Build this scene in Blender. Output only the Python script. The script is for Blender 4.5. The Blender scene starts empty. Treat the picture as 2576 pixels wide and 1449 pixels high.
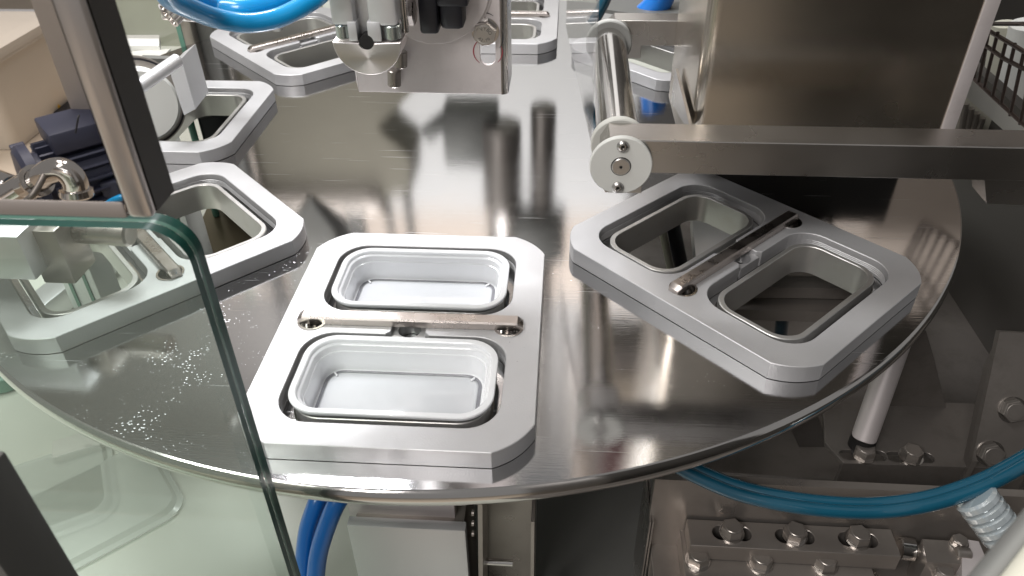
import bpy, bmesh, math, random
from mathutils import Vector, Matrix, Euler
S = bpy.context.scene
COL = S.collection
PI = math.pi
R_ = math.radians

# ------------------------------------------------------------------ camera, world, lamps, exposure
CAMR = Matrix(((0.9977903197, -0.0304918807, 0.0590315416), (0.0655635193, 0.5958258162, -0.8004330213), (-0.0107658082, 0.8025346360, 0.5965083867)))
CAMP = Vector((0.13383, -0.98975, 0.46478))
cam = bpy.data.cameras.new('camera')
cam.lens = 27.1575; cam.sensor_width = 36.0; cam.clip_start = 0.02; cam.clip_end = 60
cam.dof.use_dof = True; cam.dof.focus_distance = 0.76; cam.dof.aperture_fstop = 15.0
co = bpy.data.objects.new('camera', cam); COL.objects.link(co)
co.matrix_world = Matrix.Translation(CAMP) @ CAMR.to_4x4()
S.camera = co
S.view_settings.view_transform = 'Standard'; S.view_settings.look = 'None'
S.view_settings.gamma = 1.0; S.view_settings.use_curve_mapping = False
S.view_settings.exposure = 0.0
S.render.engine = 'CYCLES'
S.cycles.use_denoising = True
S.cycles.max_bounces = 10; S.cycles.glossy_bounces = 6; S.cycles.diffuse_bounces = 4
S.cycles.transparent_max_bounces = 16; S.cycles.transmission_bounces = 8
S.cycles.sample_clamp_indirect = 6.0
S.cycles.caustics_reflective = False; S.cycles.caustics_refractive = False

W = bpy.data.worlds.new("World"); S.world = W; W.use_nodes = True
bg = W.node_tree.nodes['Background']
bg.inputs[0].default_value = (0.80, 0.785, 0.775, 1); bg.inputs[1].default_value = 0.30

def area(name, loc, target, sx, sy, power, col=(1, 1, 1)):
    l = bpy.data.lights.new(name, 'AREA'); l.shape = 'RECTANGLE'; l.size = sx; l.size_y = sy; l.energy = power; l.color = col
    o = bpy.data.objects.new(name, l); COL.objects.link(o); o.location = loc
    o.rotation_euler = (Vector(target) - Vector(loc)).to_track_quat('-Z', 'Y').to_euler()
    return o
area('machine_lamp', (-0.30, 0.24, 1.08), (-0.10, -0.40, 0), 0.34, 0.26, 13.5, (0.98, 0.98, 1.0))
area('ceiling_or_fill_lamp', (-1.3, -0.6, 2.6), (-0.5, -0.1, 0), 1.6, 0.5, 45, (1.0, 1.0, 0.97))
area('ceiling_or_fill_lamp', (-0.2, 0.9, 2.7), (-0.2, 2.4, 0.7), 2.0, 0.4, 76, (0.97, 0.98, 1.0))  # fill lamp added to brighten the back wall that the table mirrors

area('front_lamp', (-0.95, -2.3, 1.9), (0.0, -0.3, 0.1), 1.2, 0.8, 46, (1.0, 0.96, 0.94))  # frontal lamp behind the camera, to its left

# ------------------------------------------------------------------ helpers
F_ = 1943.27
def at(u, v, x=None, y=None, z=None, d=None):
    """the point of the scene seen at (u, v) of a 2576 x 1449 view, on the plane x=, y= or z="""
    r = CAMR @ Vector(((u - 1288) / F_, -(v - 724.5) / F_, -1))
    if z is not None: s = (z - CAMP.z) / r.z
    elif y is not None: s = (y - CAMP.y) / r.y
    elif x is not None: s = (x - CAMP.x) / r.x
    else: s = d
    return CAMP + r * s

def N(nt, t, **kw):
    n = nt.nodes.new(t)
    for k, v in kw.items():
        if hasattr(n, k): setattr(n, k, v)
        else: n.inputs[k].default_value = v
    return n

def mat(name, col, rough=0.5, metal=0.0, var=0.06, vscale=8, brush=None, bump=0.0, bscale=60, rvar=0.0, spec=None,
        specks=0.0, speckscale=150, speckcol=(0.05, 0.04, 0.035), coat=0, alpha=None, trans=0, emis=None, stretch=(1, 1, 1), aniso=0, dirt=0, dirtcol=(.2, .16, .1)):
    m = bpy.data.materials.new(name); m.use_nodes = True
    nt = m.node_tree; b = nt.nodes['Principled BSDF']
    L = nt.links.new
    tc = N(nt, 'ShaderNodeTexCoord')
    mp = N(nt, 'ShaderNodeMapping'); mp.inputs['Scale'].default_value = stretch; L(tc.outputs['Object'], mp.inputs[0])
    no = N(nt, 'ShaderNodeTexNoise'); no.inputs['Scale'].default_value = vscale; no.inputs['Detail'].default_value = 6; no.inputs['Roughness'].default_value = .6
    L(tc.outputs['Object'], no.inputs['Vector'])
    mx = N(nt, 'ShaderNodeMix', data_type='RGBA')
    c = Vector(col)
    mx.inputs[6].default_value = (*(c * (1 - var)), 1); mx.inputs[7].default_value = (*[min(1, k * (1 + var)) for k in c], 1)
    L(no.outputs['Fac'], mx.inputs[0])
    out = mx.outputs[2]
    if dirt:
        n3 = N(nt, 'ShaderNodeTexNoise'); n3.inputs['Scale'].default_value = vscale * 3.1; n3.inputs['Detail'].default_value = 8; n3.inputs['Roughness'].default_value = .7
        L(tc.outputs['Object'], n3.inputs['Vector'])
        r3 = N(nt, 'ShaderNodeMapRange'); r3.inputs[1].default_value = .5; r3.inputs[2].default_value = .78; r3.inputs[4].default_value = dirt
        L(n3.outputs['Fac'], r3.inputs[0])
        m3 = N(nt, 'ShaderNodeMix', data_type='RGBA'); L(r3.outputs[0], m3.inputs[0]); L(out, m3.inputs[6]); m3.inputs[7].default_value = (*dirtcol, 1)
        out = m3.outputs[2]
    if specks:
        vo = N(nt, 'ShaderNodeTexVoronoi'); vo.inputs['Scale'].default_value = speckscale; L(tc.outputs['Object'], vo.inputs['Vector'])
        n2 = N(nt, 'ShaderNodeTexNoise'); n2.inputs['Scale'].default_value = 14; L(tc.outputs['Object'], n2.inputs['Vector'])
        mr = N(nt, 'ShaderNodeMapRange'); mr.inputs[1].default_value = .5; mr.inputs[2].default_value = .8; mr.inputs[3].default_value = 0.0; mr.inputs[4].default_value = specks
        L(n2.outputs['Fac'], mr.inputs[0])
        lt = N(nt, 'ShaderNodeMath', operation='LESS_THAN'); L(vo.outputs['Distance'], lt.inputs[0]); L(mr.outputs[0], lt.inputs[1])
        m2 = N(nt, 'ShaderNodeMix', data_type='RGBA'); L(lt.outputs[0], m2.inputs[0]); L(out, m2.inputs[6]); m2.inputs[7].default_value = (*speckcol, 1)
        out = m2.outputs[2]
    L(out, b.inputs['Base Color'])
    b.inputs['Metallic'].default_value = metal; b.inputs['Roughness'].default_value = rough
    if spec is not None: b.inputs['Specular IOR Level'].default_value = spec
    if coat: b.inputs['Coat Weight'].default_value = coat; b.inputs['Coat Roughness'].default_value = .08
    if trans: b.inputs['Transmission Weight'].default_value = trans
    if alpha is not None: b.inputs['Alpha'].default_value = alpha
    if aniso: b.inputs['Anisotropic'].default_value = aniso
    if rvar:
        n4 = N(nt, 'ShaderNodeTexNoise'); n4.inputs['Scale'].default_value = vscale * 1.7; n4.inputs['Detail'].default_value = 5; L(mp.outputs[0], n4.inputs['Vector'])
        r4 = N(nt, 'ShaderNodeMapRange'); r4.inputs[1].default_value = .3; r4.inputs[2].default_value = .7
        r4.inputs[3].default_value = max(.02, rough - rvar); r4.inputs[4].default_value = rough + rvar
        L(n4.outputs['Fac'], r4.inputs[0]); L(r4.outputs[0], b.inputs['Roughness'])
    if bump:
        n5 = N(nt, 'ShaderNodeTexNoise'); n5.inputs['Scale'].default_value = bscale; n5.inputs['Detail'].default_value = 4
        if brush:
            m5 = N(nt, 'ShaderNodeMapping'); m5.inputs['Scale'].default_value = brush; L(tc.outputs['Object'], m5.inputs[0]); L(m5.outputs[0], n5.inputs['Vector'])
        else: L(tc.outputs['Object'], n5.inputs['Vector'])
        bp = N(nt, 'ShaderNodeBump'); bp.inputs['Strength'].default_value = bump; bp.inputs['Distance'].default_value = .0006
        L(n5.outputs['Fac'], bp.inputs['Height']); L(bp.outputs[0], b.inputs['Normal'])
    return m

M = {}
M['carrier'] = mat('milled_aluminium', (.58, .575, .58), .46, .55, var=.05, vscale=14, brush=(1, 1, 1), bump=.25, bscale=700, rvar=.06, specks=.055, speckscale=120, dirt=.18, dirtcol=(.5, .5, .52))
M['sleeve'] = mat('turned_aluminium', (.60, .59, .57), .40, .85, var=.06, bump=.2, brush=(1, 1, 9), bscale=160, rvar=.06, dirt=.25, dirtcol=(.42, .36, .27))
M['steel'] = mat('brushed_stainless', (.60, .575, .55), .27, 1, var=.05, vscale=5, brush=(1, 30, 30), bump=.12, bscale=60, rvar=.07)
M['steel_v'] = mat('brushed_stainless_upright', (.56, .51, .44), .24, 1, var=.06, vscale=4, brush=(60, 60, 2), bump=.03, bscale=40, rvar=.05, specks=.03, speckscale=60)
M['polish'] = mat('polished_stainless', (.70, .68, .66), .12, 1, var=.03, rvar=.04)
M['bar'] = mat('worn_stainless_bar', (.52, .47, .44), .3, 1, var=.12, vscale=30, brush=(2, 60, 60), bump=.07, bscale=60, rvar=.08)
M['alu'] = mat('anodised_aluminium', (.74, .74, .75), .45, .75, var=.04, bump=.1, bscale=400)
M['bracket'] = mat('blasted_stainless', (.80, .74, .73), .5, .5, var=.07, vscale=10, brush=(3, 40, 40), bump=.1, bscale=30, rvar=.05, dirt=.3, dirtcol=(.45, .40, .38))
M['white'] = mat('white_nylon', (.74, .74, .70), .42, 0, var=.03, vscale=20, specks=.03)
M['offwhite'] = mat('offwhite_plastic', (.62, .61, .56), .5, 0)
M['black'] = mat('black_rubber', (.012, .012, .016), .38, 0, var=.2)
M['hole'] = mat('dark_bore', (.015, .014, .013), .7, .2)
M['blue'] = mat('blue_polyurethane', (.008, .37, .80), .28, 0, var=.1, coat=.6)
M['blue2'] = mat('deep_blue_polyurethane', (.008, .17, .60), .3, 0, var=.1, coat=.4)
M['teal'] = mat('translucent_blue_hose', (.006, .075, .125), .18, 0, var=.15, vscale=30, coat=.8)
M['yellow'] = mat('yellow_plastic', (.85, .48, .03), .5)
M['motor'] = mat('navy_motor_paint', (.050, .054, .088), .5, .1, var=.2, bump=.3, bscale=200)
M['deck'] = mat('speckled_deck', (.60, .61, .54), .6, 0, var=.08, vscale=4, bump=.4, bscale=500, specks=.08, speckscale=300, speckcol=(.45, .47, .38))
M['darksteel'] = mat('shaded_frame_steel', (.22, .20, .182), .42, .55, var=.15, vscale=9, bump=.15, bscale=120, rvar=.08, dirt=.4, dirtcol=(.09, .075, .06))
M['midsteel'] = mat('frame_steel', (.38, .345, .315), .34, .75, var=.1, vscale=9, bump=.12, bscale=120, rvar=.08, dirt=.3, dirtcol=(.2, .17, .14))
M['greysheet'] = mat('grey_sheet', (.16, .16, .15), .5, .3, var=.1, vscale=5)
M['cream'] = mat('cream_panel', (.62, .60, .50), .55, 0, var=.06)
M['board'] = mat('tan_board', (.58, .49, .39), .6, 0, var=.1)
M['taupe'] = mat('taupe_coated_steel', (.36, .32, .295), .5, .25, var=.03, vscale=3)
M['doorframe'] = mat('satin_door_frame', (.60, .56, .54), .3, .9, var=.03, vscale=3)
M['rod'] = mat('brown_wire', (.10, .075, .065), .4, .5)
M['red'] = mat('red_marker', (.35, .04, .06), .7)
M['ink'] = mat('black_marker', (.03, .03, .035), .7)
M['orange'] = mat('orange_seal', (.65, .09, .02), .4)
M['mirror'] = mat('mirror_polished_steel', (.86, .83, .81), .012, 1, var=.01)
M['zinc'] = mat('zinc_plated_steel', (.55, .60, .58), .25, .9)
M['topwall'] = mat('grey_upper_wall', (.34, .32, .30), .6)  # plain grey, darker than the wall bands below
M['wall'] = mat('factory_wall', (.68, .665, .65), .7, 0, var=.04, vscale=1)
M['wallpeach'] = mat('peach_wall', (.62, .52, .44), .7, 0, var=.04, vscale=1)
M['maroon'] = mat('maroon_panel', (.10, .03, .03), .5)
M['olive'] = mat('olive_panel', (.20, .185, .14), .45, .2, var=.25, vscale=5)
M['cabinet'] = mat('dark_cabinet', (.055, .05, .045), .5, 0, var=.1, vscale=1)
M['chrome'] = mat('bright_pipe', (.76, .73, .70), .11, 1, var=.02)

# disc top: polished, circularly lapped, scratched, with small pits, their glints painted lighter
def disc_material():
    m = bpy.data.materials.new('lapped_stainless_disc'); m.use_nodes = True; nt = m.node_tree; b = nt.nodes['Principled BSDF']; L = nt.links.new
    tc = N(nt, 'ShaderNodeTexCoord')
    b.inputs['Metallic'].default_value = 1
    n = N(nt, 'ShaderNodeTexNoise'); n.inputs['Scale'].default_value = 5; n.inputs['Detail'].default_value = 7; n.inputs['Roughness'].default_value = .65; n.inputs['Distortion'].default_value = .6
    L(tc.outputs['Object'], n.inputs['Vector'])
    mx = N(nt, 'ShaderNodeMix', data_type='RGBA'); mx.inputs[6].default_value = (.57, .57, .58, 1); mx.inputs[7].default_value = (.68, .675, .675, 1)
    L(n.outputs['Fac'], mx.inputs[0])
    mp0 = N(nt, 'ShaderNodeMapping'); mp0.inputs['Scale'].default_value = (1, 1.9, 1); mp0.inputs['Rotation'].default_value = (0, 0, .3)
    L(tc.outputs['Object'], mp0.inputs[0])
    vo = N(nt, 'ShaderNodeTexVoronoi'); vo.inputs['Scale'].default_value = 240; L(mp0.outputs[0], vo.inputs['Vector'])
    # pits gather at the front left, sparkle put in as lighter colour
    gx = N(nt, 'ShaderNodeVectorMath', operation='DISTANCE'); L(tc.outputs['Object'], gx.inputs[0]); gx.inputs[1].default_value = (-.23, -.47, 0)
    mr = N(nt, 'ShaderNodeMapRange'); mr.inputs[1].default_value = .06; mr.inputs[2].default_value = .30; mr.inputs[3].default_value = .15; mr.inputs[4].default_value = .035
    L(gx.outputs['Value'], mr.inputs[0])
    n2 = N(nt, 'ShaderNodeTexNoise'); n2.inputs['Scale'].default_value = 25; L(tc.outputs['Object'], n2.inputs['Vector'])
    cl_ = N(nt, 'ShaderNodeMapRange'); cl_.inputs[1].default_value = .44; cl_.inputs[2].default_value = .72; cl_.inputs[3].default_value = .08; cl_.inputs[4].default_value = 1.0; L(n2.outputs['Fac'], cl_.inputs[0])
    mu = N(nt, 'ShaderNodeMath', operation='MULTIPLY'); L(mr.outputs[0], mu.inputs[0]); L(cl_.outputs[0], mu.inputs[1])
    mu2 = N(nt, 'ShaderNodeMath', operation='MULTIPLY'); L(mu.outputs[0], mu2.inputs[0]); mu2.inputs[1].default_value = 2.0
    lt = N(nt, 'ShaderNodeMath', operation='LESS_THAN'); L(vo.outputs['Distance'], lt.inputs[0]); L(mu2.outputs[0], lt.inputs[1])
    m2 = N(nt, 'ShaderNodeMix', data_type='RGBA'); L(lt.outputs[0], m2.inputs[0]); L(mx.outputs[2], m2.inputs[6]); m2.inputs[7].default_value = (.85, .85, .88, 1)
    L(m2.outputs[2], b.inputs['Base Color'])
    r = N(nt, 'ShaderNodeMapRange'); r.inputs[1].default_value = .32; r.inputs[2].default_value = .72; r.inputs[3].default_value = .035; r.inputs[4].default_value = .12
    L(n.outputs['Fac'], r.inputs[0])
    ra = N(nt, 'ShaderNodeMath', operation='MULTIPLY_ADD'); L(lt.outputs[0], ra.inputs[0]); ra.inputs[1].default_value = .35; L(r.outputs[0], ra.inputs[2])
    L(ra.outputs[0], b.inputs['Roughness'])
    sc_prev = ra
    for rot, seed in ((.22, 0), (-.30, 3.3), (1.1, 7.1)):
        mp = N(nt, 'ShaderNodeMapping'); mp.inputs['Rotation'].default_value = (0, 0, rot); mp.inputs['Scale'].default_value = (7, 760, 1); mp.inputs['Location'].default_value = (seed, seed, 0)
        L(tc.outputs['Object'], mp.inputs[0])
        k = N(nt, 'ShaderNodeTexNoise'); k.inputs['Scale'].default_value = 1; k.inputs['Detail'].default_value = 1; L(mp.outputs[0], k.inputs['Vector'])
        g = N(nt, 'ShaderNodeMapRange'); g.inputs[1].default_value = .74; g.inputs[2].default_value = .79; g.inputs[3].default_value = 0; g.inputs[4].default_value = .35; L(k.outputs['Fac'], g.inputs[0])
        ad = N(nt, 'ShaderNodeMath', operation='ADD'); L(sc_prev.outputs[0], ad.inputs[0]); L(g.outputs[0], ad.inputs[1]); sc_prev = ad
    L(sc_prev.outputs[0], b.inputs['Roughness'])
    # long fine scratches in two directions
    h = None
    for rot, sc, wgt in ((.08, (3, 130, 1), .5), (-.45, (4, 150, 1), .3), (.9, (5, 120, 1), .2)):
        mp = N(nt, 'ShaderNodeMapping'); mp.inputs['Rotation'].default_value = (0, 0, rot); mp.inputs['Scale'].default_value = sc
        L(tc.outputs['Object'], mp.inputs[0])
        k = N(nt, 'ShaderNodeTexNoise'); k.inputs['Scale'].default_value = 4; k.inputs['Detail'].default_value = 5; k.inputs['Roughness'].default_value = .7
        L(mp.outputs[0], k.inputs['Vector'])
        q = N(nt, 'ShaderNodeMath', operation='MULTIPLY'); q.inputs[1].default_value = wgt; L(k.outputs['Fac'], q.inputs[0])
        if h is None: h = q
        else:
            a = N(nt, 'ShaderNodeMath', operation='ADD'); L(h.outputs[0], a.inputs[0]); L(q.outputs[0], a.inputs[1]); h = a
    wv = N(nt, 'ShaderNodeTexNoise'); wv.inputs['Scale'].default_value = 7; L(tc.outputs['Object'], wv.inputs['Vector'])
    a = N(nt, 'ShaderNodeMath', operation='MULTIPLY_ADD'); L(wv.outputs['Fac'], a.inputs[0]); a.inputs[1].default_value = .9; L(h.outputs[0], a.inputs[2])
    a2 = N(nt, 'ShaderNodeMath', operation='MULTIPLY_ADD'); L(lt.outputs[0], a2.inputs[0]); a2.inputs[1].default_value = 2.2; L(a.outputs[0], a2.inputs[2])
    bp = N(nt, 'ShaderNodeBump'); bp.inputs['Strength'].default_value = .22; bp.inputs['Distance'].default_value = .00025
    L(a2.outputs[0], bp.inputs['Height']); L(bp.outputs[0], b.inputs['Normal'])
    return m
M['disc'] = disc_material()

def glass_mat(name, tint, rough=.02, refl=1.0, haze=0.0, hazecol=(.8, .8, .8), ior=1.45):
    m = bpy.data.materials.new(name); m.use_nodes = True; nt = m.node_tree; L = nt.links.new
    out = nt.nodes['Material Output']; nt.nodes.remove(nt.nodes['Principled BSDF'])
    tr = N(nt, 'ShaderNodeBsdfTransparent'); tr.inputs[0].default_value = (*tint, 1)
    gl = N(nt, 'ShaderNodeBsdfGlossy'); gl.inputs['Roughness'].default_value = rough; gl.inputs[0].default_value = (1, 1, 1, 1)
    fr = N(nt, 'ShaderNodeFresnel'); fr.inputs[0].default_value = ior
    ge = N(nt, 'ShaderNodeNewGeometry'); mi = N(nt, 'ShaderNodeMix', data_type='FLOAT'); mi.inputs[2].default_value = ior; mi.inputs[3].default_value = 1 / ior
    L(ge.outputs['Backfacing'], mi.inputs[0]); L(mi.outputs[0], fr.inputs[0])
    mu = N(nt, 'ShaderNodeMath', operation='MULTIPLY'); L(fr.outputs[0], mu.inputs[0]); mu.inputs[1].default_value = refl
    mx = N(nt, 'ShaderNodeMixShader'); L(mu.outputs[0], mx.inputs[0]); L(tr.outputs[0], mx.inputs[1]); L(gl.outputs[0], mx.inputs[2])
    o = mx
    if haze:
        df = N(nt, 'ShaderNodeBsdfDiffuse'); df.inputs[0].default_value = (*hazecol, 1)
        tl = N(nt, 'ShaderNodeBsdfTranslucent'); tl.inputs[0].default_value = (*hazecol, 1)
        m1 = N(nt, 'ShaderNodeMixShader'); m1.inputs[0].default_value = .5; L(df.outputs[0], m1.inputs[1]); L(tl.outputs[0], m1.inputs[2])
        m2 = N(nt, 'ShaderNodeMixShader')
        n = N(nt, 'ShaderNodeTexNoise'); n.inputs['Scale'].default_value = 9; n.inputs['Detail'].default_value = 6
        tc = N(nt, 'ShaderNodeTexCoord'); L(tc.outputs['Object'], n.inputs['Vector'])
        r = N(nt, 'ShaderNodeMapRange'); r.inputs[3].default_value = haze * .6; r.inputs[4].default_value = haze * 1.4; L(n.outputs['Fac'], r.inputs[0]); L(r.outputs[0], m2.inputs[0])
        L(mx.outputs[0], m2.inputs[1]); L(m1.outputs[0], m2.inputs[2]); o = m2
    L(o.outputs[0], out.inputs['Surface'])
    return m
M['glass'] = glass_mat('green_float_glass', (.91, .955, .925), haze=.09, hazecol=(.50, .56, .50))
M['glassedge'] = mat('cut_glass_edge', (.010, .085, .065), .3, 0, var=.6, vscale=26, spec=.25, stretch=(1, 1, 1))
M['glassmid'] = mat('pale_glass_arris', (.10, .24, .18), .25, 0, var=.4, vscale=20)
M['acryl'] = glass_mat('clear_acrylic', (.97, .96, .95), haze=.05, hazecol=(.85, .80, .78))
M['acryl2'] = glass_mat('clear_guard_film', (.95, .95, .95), haze=.07, hazecol=(.85, .85, .85), refl=.7)
M['moat'] = mat('tray_moat_painted_dark', (.20, .20, .22), .15, 0, coat=1)
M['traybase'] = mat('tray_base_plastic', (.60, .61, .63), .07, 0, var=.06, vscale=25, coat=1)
M['tray'] = mat('translucent_polypropylene', (.86, .865, .88), .16, 0, var=.01, trans=.0, coat=.5)
M['lid'] = mat('frosted_plastic_lid', (.72, .75, .70), .3, 0, alpha=.42, coat=.4)
M['tub'] = mat('milky_tub', (.74, .67, .58), .35, 0, var=.05, alpha=.8)

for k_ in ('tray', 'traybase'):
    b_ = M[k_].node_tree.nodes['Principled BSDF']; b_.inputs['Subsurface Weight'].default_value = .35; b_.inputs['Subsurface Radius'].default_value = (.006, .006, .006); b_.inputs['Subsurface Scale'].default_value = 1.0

def tag(o, label=None, cat=None, group=None, kind=None):
    if label: o['label'] = label
    if cat: o['category'] = cat
    if group: o['group'] = group
    if kind: o['kind'] = kind
    return o

def thing(name, label, cat, loc=(0, 0, 0), group=None):
    o = bpy.data.objects.new(name, None); COL.objects.link(o); o.location = loc; o.empty_display_size = .02
    return tag(o, label, cat, group)

def finish(bm, ang=32):
    bmesh.ops.recalc_face_normals(bm, faces=bm.faces)
    for f in bm.faces: f.smooth = True
    for e in bm.edges:
        if len(e.link_faces) == 2: e.smooth = e.calc_face_angle(0) < R_(ang)

def obj(name, bm, m, parent=None, label=None, keepn=False):
    """links bm (world coordinates) as one mesh object; its origin sits at the parent's place"""
    if not keepn: finish(bm)
    root = Vector((0, 0, 0)); p = parent
    while p is not None: root += p.location; p = p.parent
    if parent is None:
        vs = [v.co for v in bm.verts]
        lo = Vector([min(v[i] for v in vs) for i in range(3)]); hi = Vector([max(v[i] for v in vs) for i in range(3)])
        root = Vector(((lo.x + hi.x) / 2, (lo.y + hi.y) / 2, lo.z))
    for v in bm.verts: v.co -= root
    me = bpy.data.meshes.new(name); bm.to_mesh(me); bm.free()
    me.materials.append(M[m] if isinstance(m, str) else m)
    o = bpy.data.objects.new(name, me); COL.objects.link(o)
    if parent is not None: o.parent = parent
    else: o.location = root
    if label: o['label'] = label
    return o

def B(): return bmesh.new()

def frame_to(p0, p1, up=None):
    z = (Vector(p1) - Vector(p0)).normalized()
    u = Vector(up) if up else (Vector((0, 0, 1)) if abs(z.z) < .9 else Vector((0, 1, 0)))
    x = u.cross(z).normalized(); y = z.cross(x)
    m = Matrix((x, y, z)).transposed().to_4x4(); m.translation = Vector(p0); return m

def box(bm, c, s, rot=(0, 0, 0), bev=0.0, mtx=None):
    t = bmesh.new(); bmesh.ops.create_cube(t, size=1)
    bmesh.ops.scale(t, vec=s, verts=t.verts)
    if bev: bmesh.ops.bevel(t, geom=list(t.edges), offset=bev, segments=2, affect='EDGES', profile=.5)
    mm = (mtx if mtx is not None else Matrix.Translation(c) @ Euler(rot).to_matrix().to_4x4())
    bmesh.ops.transform(t, matrix=mm, verts=t.verts); merge(bm, t)

def merge(bm, t):
    me = bpy.data.meshes.new('t'); t.to_mesh(me); t.free(); bm.from_mesh(me); bpy.data.meshes.remove(me)

def lathe(bm, prof, mtx=Matrix(), n=48, close=False):
    """prof = [(r, z)...] spun round local z"""
    rings = []
    for r, z in prof:
        if r < 1e-6: rings.append([bm.verts.new(mtx @ Vector((0, 0, z)))])
        else: rings.append([bm.verts.new(mtx @ Vector((r * math.cos(2 * PI * i / n), r * math.sin(2 * PI * i / n), z))) for i in range(n)])
    pr = list(zip(rings, rings[1:]))
    if close: pr.append((rings[-1], rings[0]))
    for a, b in pr:
        for i in range(n):
            j = (i + 1) % n
            if len(a) == 1 and len(b) == 1: continue
            if len(a) == 1: bm.faces.new((a[0], b[j], b[i]))
            elif len(b) == 1: bm.faces.new((a[i], a[j], b[0]))
            else: bm.faces.new((a[i], a[j], b[j], b[i]))

def cyl(bm, p0, p1, r, n=32, ch=0.0, r1=None):
    p0 = Vector(p0); p1 = Vector(p1); L = (p1 - p0).length; r1 = r if r1 is None else r1
    pf = [(0, 0), (r - ch, 0)] + ([(r, ch), (r1, L - ch)] if ch else [(r1, L)]) + ([(r1 - ch, L)] if ch else []) + [(0, L)]
    if not ch: pf = [(0, 0), (r, 0), (r1, L), (0, L)]
    lathe(bm, pf, frame_to(p0, p1), n)

def ring(bm, p0, p1, ro, ri, n=48):
    L = (Vector(p1) - Vector(p0)).length
    lathe(bm, [(ri, 0), (ro, 0), (ro, L), (ri, L)], frame_to(p0, p1), n, close=True)

def spline(pts, k=10):
    P = [Vector(p) for p in pts]; P = [P[0] * 2 - P[1]] + P + [P[-1] * 2 - P[-2]]; out = []
    for i in range(1, len(P) - 2):
        for j in range(k):
            t = j / k; a, b, c, d = P[i - 1:i + 3]
            out.append(.5 * ((2 * b) + (c - a) * t + (2 * a - 5 * b + 4 * c - d) * t * t + (3 * b - a - 3 * c + d) * t ** 3))
    out.append(P[-2]); return out

def tube(bm, pts, r, n=14, k=10, smooth=True, cap=True):
    P = spline(pts, k) if smooth else [Vector(p) for p in pts]
    prev = None; rings = []
    for i, p in enumerate(P):
        t = (P[min(i + 1, len(P) - 1)] - P[max(i - 1, 0)]).normalized()
        if prev is None:
            u = Vector((0, 0, 1)) if abs(t.z) < .9 else Vector((1, 0, 0)); x = u.cross(t).normalized()
        else: x = (prev - t * prev.dot(t)).normalized()
        prev = x; y = t.cross(x)
        rings.append([bm.verts.new(p + (x * math.cos(2 * PI * a / n) + y * math.sin(2 * PI * a / n)) * r) for a in range(n)])
    for a, b in zip(rings, rings[1:]):
        for i in range(n): bm.faces.new((a[i], a[(i + 1) % n], b[(i + 1) % n], b[i]))
    if cap: bm.faces.new(rings[0][::-1]); bm.faces.new(rings[-1])

def rrect(cx, cy, hx, hy, r, n=8):
    out = []
    for sx, sy, a0 in ((1, 1, 0), (-1, 1, 90), (-1, -1, 180), (1, -1, 270)):
        for i in range(n + 1):
            a = R_(a0 + 90 * i / n); out.append((cx + sx * (hx - r) + r * math.cos(a), cy + sy * (hy - r) + r * math.sin(a)))
    return out
def circ(cx, cy, r, n=40): return [(cx + r * math.cos(2 * PI * i / n), cy + r * math.sin(2 * PI * i / n)) for i in range(n)]
def slot(cx, cy, hx, hy, n=12): return rrect(cx, cy, hx, hy, min(hx, hy) * .999, n)

def plate(bm, outer, holes, z0, z1, mtx=Matrix(), bev=0.0):
    """flat plate with holes, from outlines, through a filled 2-D curve; small chamfer all round when bev is given"""
    cu = bpy.data.curves.new('t', 'CURVE'); cu.dimensions = '2D'; cu.fill_mode = 'BOTH'
    K = 200.0
    cu.extrude = ((z1 - z0) / 2 - bev) * K; cu.bevel_depth = bev * K; cu.bevel_resolution = 0; cu.offset = -bev * K
    for poly in [outer] + list(holes):
        sp = cu.splines.new('POLY'); sp.points.add(len(poly) - 1); sp.use_cyclic_u = True
        for i, (x, y) in enumerate(poly): sp.points[i].co = (x * K, y * K, 0, 1)
    o = bpy.data.objects.new('t', cu); COL.objects.link(o)
    me = o.to_mesh()
    t = bmesh.new(); t.from_mesh(me); o.to_mesh_clear()
    bpy.data.objects.remove(o); bpy.data.curves.remove(cu)
    bmesh.ops.scale(t, vec=(1 / K,) * 3, verts=t.verts); bmesh.ops.remove_doubles(t, verts=t.verts, dist=1e-6)
    bmesh.ops.transform(t, matrix=mtx @ Matrix.Translation((0, 0, (z0 + z1) / 2)), verts=t.verts); merge(bm, t)

def loft(bm, loops, cap0=False, cap1=False):
    V = [[bm.verts.new(p) for p in l] for l in loops]
    for a, b in zip(V, V[1:]):
        n = len(a)
        for i in range(n): bm.faces.new((a[i], a[(i + 1) % n], b[(i + 1) % n], b[i]))
    if cap0: bm.faces.new(V[0][::-1])
    if cap1: bm.faces.new(V[-1])
def at_z(poly, z): return [(x, y, z) for x, y in poly]

FRONT = Matrix(((1, 0, 0, 0), (0, 0, -1, 0), (0, 1, 0, 0), (0, 0, 0, 1)))   # plate drawn in x, z; its +thickness runs to -y
def on_y(y): return Matrix.Translation((0, y, 0)) @ FRONT
SIDE = Matrix(((0, 0, 1, 0), (1, 0, 0, 0), (0, 1, 0, 0), (0, 0, 0, 1)))     # plate drawn in y, z; thickness runs to +x
def on_x(x): return Matrix.Translation((x, 0, 0)) @ SIDE

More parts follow.
